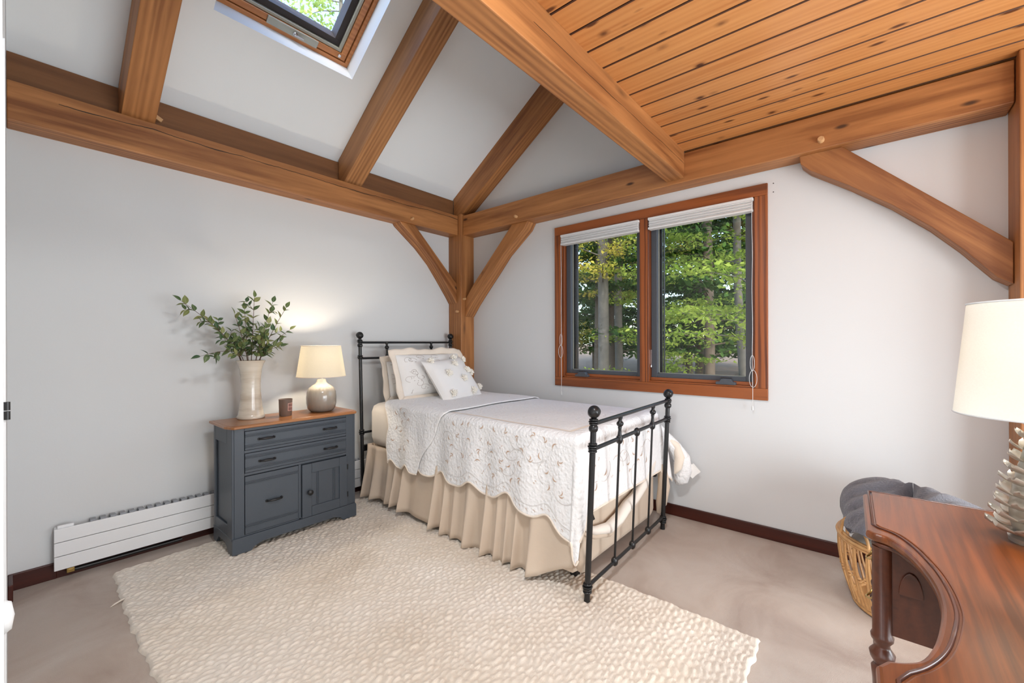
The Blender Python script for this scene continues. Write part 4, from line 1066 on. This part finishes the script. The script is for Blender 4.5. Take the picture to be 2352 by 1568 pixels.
th = tag(obj('throw_pillow', pillow_geo(PW, PH, PT, pinch=.10), 'pillow_w', m=tm, smooth=80), 'square white throw pillow dotted with ivory flower pompoms', 'pillow', 'pillows on the bed')
pfn = pillow_surf(PW, PH, PT, pinch=.10)
def pom_geo(seed):
    rr = random.Random(seed); gs = []
    for k in range(20):
        a = k*2.39996; e = .15+1.30*(k/20); ln = rr.uniform(.035, .045)
        d = Vector((math.cos(a)*math.cos(PI/2-e), math.sin(a)*math.cos(PI/2-e), math.sin(PI/2-e)))
        gs.append(gxf(gsphere(.5, 6, 5, c=(.5, 0, 0), sq=(1, .44, .30)), frame_mat((0, 0, .002), d, (rr.uniform(-1, 1), rr.uniform(-1, 1), .6)) @ Matrix.Scale(ln, 4)))
    return gjoin(*gs)
POMS = [mesh('pompom', pom_geo(s), 'pom', 60) for s in (1, 2, 3)]
for i, (u, v) in enumerate(((.13, .04), (.74, .02), (1.0, .07), (.57, .22), (.29, .41), (.82, .40), (.58, .58), (.18, .83), (.70, .86), (1.0, .42), (1.0, .78))):
    U, Vv = u*2-1, 1-v*2; q = pfn(U*.96, Vv*.96, 1)
    e = .02; q1 = pfn(min(.98, U*.96+e), Vv*.96, 1); q2 = pfn(U*.96, min(.98, Vv*.96+e), 1)
    n = (Vector(q1)-Vector(q)).cross(Vector(q2)-Vector(q)); n = n.normalized() if n.length > 1e-9 else Vector((0, 0, 1))
    if n.z < 0: n = -n
    if u > .97: n = Vector((.75, 0, .66))
    o = bpy.data.objects.new('pompom', POMS[i % 3]); o.matrix_basis = tm @ Matrix.Translation(q) @ n.to_track_quat('Z', 'Y').to_matrix().to_4x4() @ Matrix.Rotation(i*1.1, 4, 'Z'); link(o, th)

# ================================================================== DESK
DZ = 0.740
desk = thing('desk', (-1.93, -3.63, 0), 'glossy mahogany kneehole desk with scooped front edge under the pinecone lamp', 'desk')
front = [(-1.250, -3.323), (-1.610, -3.335), (-1.628, -3.350), (-1.640, -3.378), (-1.68, -3.402), (-1.735, -3.423), (-1.806, -3.440), (-1.87, -3.449), (-1.93, -3.451), (-1.99, -3.448), (-2.07, -3.437), (-2.13, -3.424), (-2.175, -3.408), (-2.200, -3.386), (-2.212, -3.366), (-2.237, -3.353)]
def smooth_line(P, n=5):
    out = []
    for i in range(len(P)-1):
        p0, p1, p2, p3 = [np.array(P[max(0, min(len(P)-1, k))]) for k in (i-1, i, i+1, i+2)]
        for t in np.linspace(0, 1, n, endpoint=False):
            out.append(tuple(.5*(2*p1+(p2-p0)*t+(2*p0-5*p1+4*p2-p3)*t*t+(3*p1-p0-3*p2+p3)*t**3)))
    return out+[P[-1]]
front = [front[0]] + smooth_line(front[1:-1]) + [front[-1]]
outline = [(-1.19, -3.92)] + front + [(-2.62, -3.365), (-2.66, -3.945)]
m = Matrix.Translation((-1.93, -3.63, 0))
loc = [(x+1.93, y+3.63) for x, y in outline]
dt = obj('top', gslab(loc, DZ-.026, DZ-.003), 'mahog', desk, m, bevel=0.008, seg=3)
obj('under_molding', gslab([(x*.99, y*.975-.004) for x, y in loc], DZ-.038, DZ-.026), 'mahog_dark', dt, m, bevel=0.004)
def inset_poly(pts, d):
    P = [Vector((p[0], p[1])) for p in pts]; n = len(P); out = []
    area = sum(P[i].x*P[(i+1) % n].y-P[(i+1) % n].x*P[i].y for i in range(n)); sg = 1 if area > 0 else -1
    for i in range(n):
        e1 = (P[i]-P[i-1]).normalized(); e2 = (P[(i+1) % n]-P[i]).normalized()
        n1 = Vector((-e1.y, e1.x))*sg; n2 = Vector((-e2.y, e2.x))*sg; b = n1+n2
        b = b/max(.35, b.dot(n1)) if b.length > 1e-6 else n1
        out.append((P[i].x+b.x*d, P[i].y+b.y*d))
    return out
inner = [(-1.222, -3.345), (-1.555, -3.356)] + smooth_line([(-1.572, -3.366), (-1.600, -3.402), (-1.660, -3.432), (-1.737, -3.454), (-1.80, -3.467), (-1.868, -3.475), (-1.93, -3.478), (-1.99, -3.476), (-2.068, -3.4635), (-2.120, -3.452), (-2.165, -3.437), (-2.205, -3.418), (-2.235, -3.398)]) + [(-2.262, -3.386), (-2.592, -3.394), (-2.63, -3.918), (-1.218, -3.894)]
ip = [(x+1.93, y+3.63) for x, y in inner]
obj('top_panel', gslab(ip, DZ-.006, DZ), 'mahog', dt, m, bevel=0.003, seg=2)
ip2 = inset_poly(ip, -.007)
obj('top_bead', gjoin(gtube([(x, y, DZ-.0025) for x, y in ip2+ip2[:1]], .0035, 6, False)), 'mahog_dark', dt, m, smooth=60)
leg_p = [(.010, 0), (.014, .004), (.016, .03), (.012, .05), (.017, .14), (.019, .26), (.021, .34), (.024, .375), (.017, .385), (.026, .402), (.028, .415), (.018, .430), (.016, .440), (.024, .452), (.025, .462), (.021, .470), (.021, .702)]
for cx0, cx1 in ((-1.615, -1.285), (-2.60, -2.245)):
    yA = -3.362
    cs = obj('drawer_case', gjoin(gbox(cx0, cx1, -3.88, yA-.008, .470, DZ-.036)), 'mahog_dark', desk, bevel=0.002)
    for z0, z1 in ((.478, .585), (.592, .698)):
        d = obj('drawer', gbox(cx0+.028, cx1-.028, yA-.010, yA+.008, z0, z1), 'mahog', desk, bevel=0.003)
        for xq in (cx0+.09, cx1-.09):
            b = obj('pull', gjoin(gbox(xq-.035, xq+.035, yA+.008, yA+.0105, (z0+z1)/2-.014, (z0+z1)/2+.014)), 'brass', d, bevel=0.002)
        obj('bail', gtube([((cx0+cx1)/2+(-.1+.2*t if False else 0)+.03*math.cos(a)-.06, yA+.030-.018*abs(math.cos(a)), (z0+z1)/2-.022*math.sin(a)) for a in np.linspace(0, PI, 12)], .0028, 6), 'brass', d, smooth=60)
    for lx in (cx0+.004, cx1-.004):
        for ly in (-3.368, -3.872):
            obj('leg', gmove(glathe(leg_p, 20), lx, ly, 0), 'mahog_dark', desk, smooth=50)
obj('kneehole_bracket', gprism([(-.030+.030+.024*math.cos(a), .588+.062*math.sin(a)) for a in np.linspace(0, PI, 16)], 0, .006), 'mahog_dark', desk, Matrix.Translation((-1.6155, -3.425, 0)) @ Matrix.Rotation(PI/2, 4, 'Z'), bevel=0.002)
obj('back_panel', gbox(-2.245, -1.615, -3.885, -3.865, .42, DZ-.036), 'mahog_dark', desk)

# ------------------------------------------------------------------ pinecone lamp
PX, PY = -1.454, -3.668
PT_ = Matrix.Translation((PX, PY, DZ))
pl = thing('pinecone_lamp', (PX, PY, DZ), 'lit lamp with pewter pinecone base and ivory shade on the desk', 'lamp')
obj('core', glathe([(.050, 0), (.052, .012), (.040, .020), (.048, .05), (.050, .09), (.042, .15), (.030, .21), (.020, .26), (.012, .30), (.010, .34), (0, .34)], 24), 'petal', pl, PT_, smooth=60)
def petal_geo():
    def fn(u, v):
        w = .029*math.sqrt(max(.0, 1-(2*min(1, u*.86+.14)-1)**2*.93)); x = u*.052
        return (x, v*w, .010*u*u+.010*v*v*u-.004*math.sin(PI*u))
    a = ggrid(fn, np.linspace(0, 1, 7), np.linspace(-1, 1, 5)); b = ([(x, y, z-.0035*(1-.5*i/35)) for i, (x, y, z) in enumerate(a[0])], [f[::-1] for f in a[1]])
    V, F = gjoin(a, b); n, mm = 7, 5; o = n*mm
    ringi = [i*mm for i in range(n)]+[(n-1)*mm+j for j in range(1, mm)]+[i*mm+mm-1 for i in range(n-2, -1, -1)]+[j for j in range(mm-2, 0, -1)]
    for k in range(len(ringi)):
        p, q = ringi[k], ringi[(k+1) % len(ringi)]; F.append((p, q, q+o, p+o))
    return V, F
pet = mesh('petal', petal_geo(), 'petal', 70)
nrow = 10
for k in range(nrow):
    t = k/(nrow-1); z = .030+t*.265; rad = .047*(1-t)**.75+.008; nn = max(4, int(round(9-5*t))); s = 1.0-.42*t
    for i in range(nn):
        a = 2*PI*(i+.5*(k % 2))/nn+.13*k
        o = bpy.data.objects.new('petal', pet)
        o.matrix_basis = PT_ @ Matrix.Rotation(a, 4, 'Z') @ Matrix.Translation((rad*.72, 0, z)) @ Matrix.Rotation(-.02-.35*t, 4, 'Y') @ Matrix.Scale(s, 4); link(o, pl)
obj('harp_socket', glathe([(.013, .33), (.016, .335), (.016, .40), (0, .40)], 16), 'brass', pl, PT_, smooth=45)
ps = obj('lamp_shade', shade_geo(.150, .124, .322, .612), 'shade2', pl, PT_, smooth=60)
obj('shade_rim', ring(.150, .322), 'white_trim', ps, PT_, smooth=60); obj('shade_rim', ring(.124, .612), 'white_trim', ps, PT_, smooth=60)
obj('bulb', gmove(gsphere(.026, 16, 10, sq=(1, 1, 1.2)), 0, 0, .415), 'bulb', pl, PT_, smooth=60)
lamp('desk_bulb_light', 'POINT', (PX, PY, DZ+.48), 14.0, (1.0, .87, .70), shadow_soft_size=.025)

# ================================================================== BASKET AND BLANKETS
BX, BY = -.430, -3.500
bk = thing('basket', (BX, BY, 0), 'round rattan basket holding blankets behind the desk', 'basket')
def br(z): return .222+.062*math.sin(min(1, z/.30)*PI*.55)
NS = 54
for i in range(NS):
    a = 2*PI*i/NS
    pts = [(BX+br(z)*math.cos(a+.05*(z/.3)*(1 if i % 2 else -1)), BY+br(z)*math.sin(a+.05*(z/.3)*(1 if i % 2 else -1)), z) for z in np.linspace(.012, .315, 8)]
    st = obj('stave', gtube(pts, .0056, 6), 'rattan', bk, smooth=60)
    for zz in (.17, .185) if i % 2 else (.155, .170):
        r = br(zz)
        obj('binding_knot', gmove(gsphere(.0085, 7, 5, sq=(1, 1, .7)), BX+r*math.cos(a), BY+r*math.sin(a), zz), 'rattan', st, smooth=60)
for z, rr, t in ((.014, .226, .010), (.028, .230, .006), (.312, br(.31), .0085), (.325, br(.31)+.004, .0085), (.336, br(.31)-.004, .007)):
    obj('rim', gtube([(BX+rr*math.cos(a), BY+rr*math.sin(a), z) for a in np.linspace(0, 2*PI, 60)], t, 8, False), 'rattan', bk, smooth=60)
obj('base', glathe([(0, .006), (.225, .006), (.225, .014), (0, .014)], 40), 'rattan', bk, Matrix.Translation((BX, BY, 0)))
for a0 in (math.radians(128), math.radians(-52)):
    for dr in (0, .010):
        hd = [(BX+(br(.31)+.004)*math.cos(a0+.30*math.cos(b)), BY+(br(.31)+.004)*math.sin(a0+.30*math.cos(b)), .320+(.115-dr)*math.sin(b)) for b in np.linspace(0, PI, 18)]
        obj('handle', gtube(hd, .006, 8), 'rattan', bk, smooth=60)
def mound(cx, cy, rx, ry, z0, h, ridges, seed, skirt=0.0, nr=26, na=90):
    rr = random.Random(seed); ph = [rr.uniform(0, 6.3) for _ in range(6)]; V, F = [], []
    for i in range(nr+1):
        q = i/nr
        for j in range(na):
            a = 2*PI*j/na; r = math.sin(q*PI/2)
            x, y = rx*r*math.cos(a), ry*r*math.sin(a)
            w = ridges*(.5+.5*q)*(abs(math.sin((x*.9+y*.55)*46+1.6*math.sin(y*9+ph[0])+ph[1]))**.7-.55+.35*math.sin(x*17+ph[2])*math.sin(y*15+ph[3]))
            edge = .10*(math.sin(3*a+ph[4])+.6*math.sin(5*a+ph[5]))
            z = z0+h*math.cos(q*PI/2)**.75*(1+.25*math.sin(a*2+ph[1]))+w
            V.append((cx+x*(1+edge*q*q)+w*math.cos(a)*.4, cy+y*(1+edge*q*q)+w*math.sin(a)*.4, z))
    for i in range(nr):
        for j in range(na):
            j2 = (j+1) % na; F.append((i*na+j, (i+1)*na+j, (i+1)*na+j2, i*na+j2))
    F.append(tuple(nr*na+j for j in range(na)))
    return V, F
tag(obj('blanket', mound(BX, BY, .250, .250, .315, .075, .012, 4), 'white_fur', smooth=80), 'cream fluffy blanket stuffed inside the rattan basket', 'blanket')
tag(obj('blanket', mound(BX-.015, BY+.01, .270, .280, .395, .165, .032, 8), 'grey_fur', smooth=80), 'charcoal grey ribbed plush blanket heaped on top of the basket', 'blanket')

# ================================================================== OUTDOORS
tag(obj('ground', ggrid(lambda x, y: (x, y, -.55+.35*math.sin(x*.05+y*.03)+.02*max(0, x-14)), np.linspace(-60, 90, 40), np.linspace(-70, 80, 40)), 'ground', smooth=80), kind='structure')
dv = [(12+2.2*t, -14+9*t) for t in np.linspace(0, 6, 30)]
def quads_mesh(name, P, U, W, mat):
    """leaf quads: centres P with half axes U and W"""
    n = len(P); V = np.stack([P-U-W*.35, P-W, P+U, P+W], 1).reshape(-1, 3).astype(np.float32)
    me = bpy.data.meshes.new(name); me.vertices.add(4*n); me.vertices.foreach_set('co', V.ravel())
    me.loops.add(4*n); me.loops.foreach_set('vertex_index', np.arange(4*n, dtype=np.int32)); me.polygons.add(n)
    me.polygons.foreach_set('loop_start', np.arange(0, 4*n, 4, dtype=np.int32)); me.update(calc_edges=True)
    me.materials.append(M[mat]); return me
def leaves(name, clusters, per, spread, size, mat, parent, flat=.35):
    C = np.repeat(np.array(clusters), per, 0); n = len(C)
    P = C+RNG.normal(0, 1, (n, 3))*np.array([spread, spread, spread*flat])
    az = RNG.uniform(0, 2*np.pi, n); el = RNG.normal(0, .5, n); s = size*RNG.uniform(.6, 1.25, n)
    U = np.stack([np.cos(az)*np.cos(el), np.sin(az)*np.cos(el), np.sin(el)], 1)*s[:, None]
    N = RNG.normal(0, .55, (n, 3))+np.array([0, 0, 1]); W = np.cross(N, U); W = W/np.linalg.norm(W, axis=1)[:, None]*(s*.55)[:, None]
    o = obj(name, quads_mesh(name, P, U, W, mat), mat, parent); return tag(o, kind='stuff')
def tree(name, x, y, h, r, label, bark, leafmat, zlo, zhi, reach, nb, per, spread, size, lean=(0, 0), seed=0, flat=.3, droop=0.0, taper=.5, cone=False, group='trees outside'):
    rr = random.Random(seed); z0 = -.8
    t = thing(name, (x, y, z0), label, 'tree', group)
    pts = [(x+lean[0]*k/10+.04*math.sin(k*1.7+seed), y+lean[1]*k/10+.04*math.cos(k*1.3+seed), z0+(h-z0)*k/10) for k in range(11)]
    obj('trunk', gtube(pts, [r*(1-(1-taper)*k/10)*(1.25 if k == 0 else 1) for k in range(11)], 12), bark, t, smooth=70)
    cl, bg = [], []
    for i in range(nb):
        f = (i+rr.random())/nb; z = zlo+(zhi-zlo)*f; a = rr.uniform(0, 2*PI)
        R = reach*(1.08-f if cone else (.55+.45*math.sin(PI*(.15+.8*f))))*rr.uniform(.6, 1.1)
        k = (z-z0)/(h-z0); bx, by = x+lean[0]*k, y+lean[1]*k
        ex, ey, ez = bx+R*math.cos(a), by+R*math.sin(a), z+R*(.18-droop)
        bg.append(gtube([(bx, by, z), ((bx+ex)/2, (by+ey)/2, (z+ez)/2+R*.07), (ex, ey, ez)], [r*.16, r*.10, r*.03], 5))
        for q in np.linspace(.25, 1.05, 7):
            for _ in range(2):
                w = rr.uniform(-.28, .28)*R*q; cl.append((bx+(ex-bx)*q-math.sin(a)*w, by+(ey-by)*q+math.cos(a)*w, z+(ez-z)*q+R*.06*math.sin(PI*q)))
    br_ = obj('branches', gjoin(*bg), bark, t); tag(br_, kind='stuff')
    leaves('foliage', cl, per, spread, size, leafmat, t, flat)
    return t
# bright beech filling the right pane
tree('beech_tree', 5.2, -2.25, 8.5, .10, 'bright green layered beech filling the right window pane', 'bark', 'leaf_bright', -.2, 6.0, 2.5, 64, 22, .16, .048, (.3, .2), 3, .22)
tree('beech_tree', 7.6, 1.0, 9, .09, 'green beech sapling low behind the window mullion', 'bark', 'leaf_bright', .0, 4.6, 1.8, 26, 20, .17, .052, (0, .3), 5, .25)
# grey trunks
tree('maple_tree', 7.4, 2.32, 13, .155, 'thick grey maple trunk in the left window pane', 'bark', 'leaf_mid', 2.4, 6.0, 2.2, 16, 22, .17, .05, (-.45, -.35), 7, .3, taper=.7)
tree('maple_tree', 9.6, 2.95, 13, .13, 'second grey trunk beside the thick one in the left pane', 'bark', 'leaf_mid', 2.6, 7.0, 2.4, 16, 20, .20, .055, (-.1, -.2), 8, .3, taper=.7)
tree('birch_tree', 6.9, -1.28, 12, .085, 'slender pale birch trunk at the right of the right pane', 'bark', 'leaf_bright', 4.0, 8.0, 1.4, 10, 14, .2, .05, (-.12, .32), 9, .3, taper=.7)
tree('pine_tree', 8.5, 3.05, 10, .10, 'dark slim trunk at the left of the left pane', 'bark_dark', 'leaf_dark', 2.4, 7.0, 1.8, 20, 22, .20, .06, (0, 0), 10, .25, taper=.7)
# dark evergreens behind
for i, (x, y, lab) in enumerate(((12.5, -.9, 'dark hemlock behind the beech at the right'), (13.5, 1.6, 'dark hemlock behind the window mullion'), (12.0, 4.4, 'dark hemlock behind the grey maple trunks'), (16.5, 7.6, 'far dark hemlock at the left end of the window view'), (17.5, 3.2, 'tall far hemlock beyond the maple trunks'), (18.0, .2, 'tall far hemlock showing between beech and mullion'), (10.2, .35, 'dark hemlock close behind the beech leaves'), (15.0, 5.6, 'dark hemlock left of the maple trunks'), (22.0, 1.6, 'distant hemlock far behind the window mullion'), (23.0, 5.2, 'distant hemlock far behind the thick maple trunk'), (24.0, 9.8, 'distant hemlock far off at the left of the view'))):
    tree('hemlock_tree', x, y, 13, .16, lab, 'bark_dark', 'leaf_dark', .6, 12.5, 3.0, 54, 18, .30, .10, (0, 0), 20+i, .25, .12, cone=True)
tree('maple_tree', 11.5, 6.3, 9, .09, 'yellow green maple at the far left of the window view', 'bark', 'leaf_mid', .9, 6.5, 2.2, 26, 16, .25, .07, (0, .3), 31, .3)
# birches seen against the sky through the skylight
tree('birch_tree', .6, 7.2, 11.5, .10, 'sunlit birch crown seen through the skylight', 'bark', 'leaf_sky', 4.6, 11, 2.2, 30, 9, .26, .07, (-.3, 0), 41, .5)
tree('birch_tree', 3.4, 9.0, 12.5, .11, 'second birch crown at the right of the skylight view', 'bark', 'leaf_sky', 5.0, 12, 2.4, 26, 9, .28, .08, (0, 0), 42, .5)
drv = ggrid(lambda t, w: (24+.8*math.sin(t*2)+w*3.0-(t-.5)*6, -6+t*40, -.40+.02*10+.08), np.linspace(0, 1, 24), [-1, 0, 1])
tag(obj('driveway', drv, 'driveway'), kind='structure')
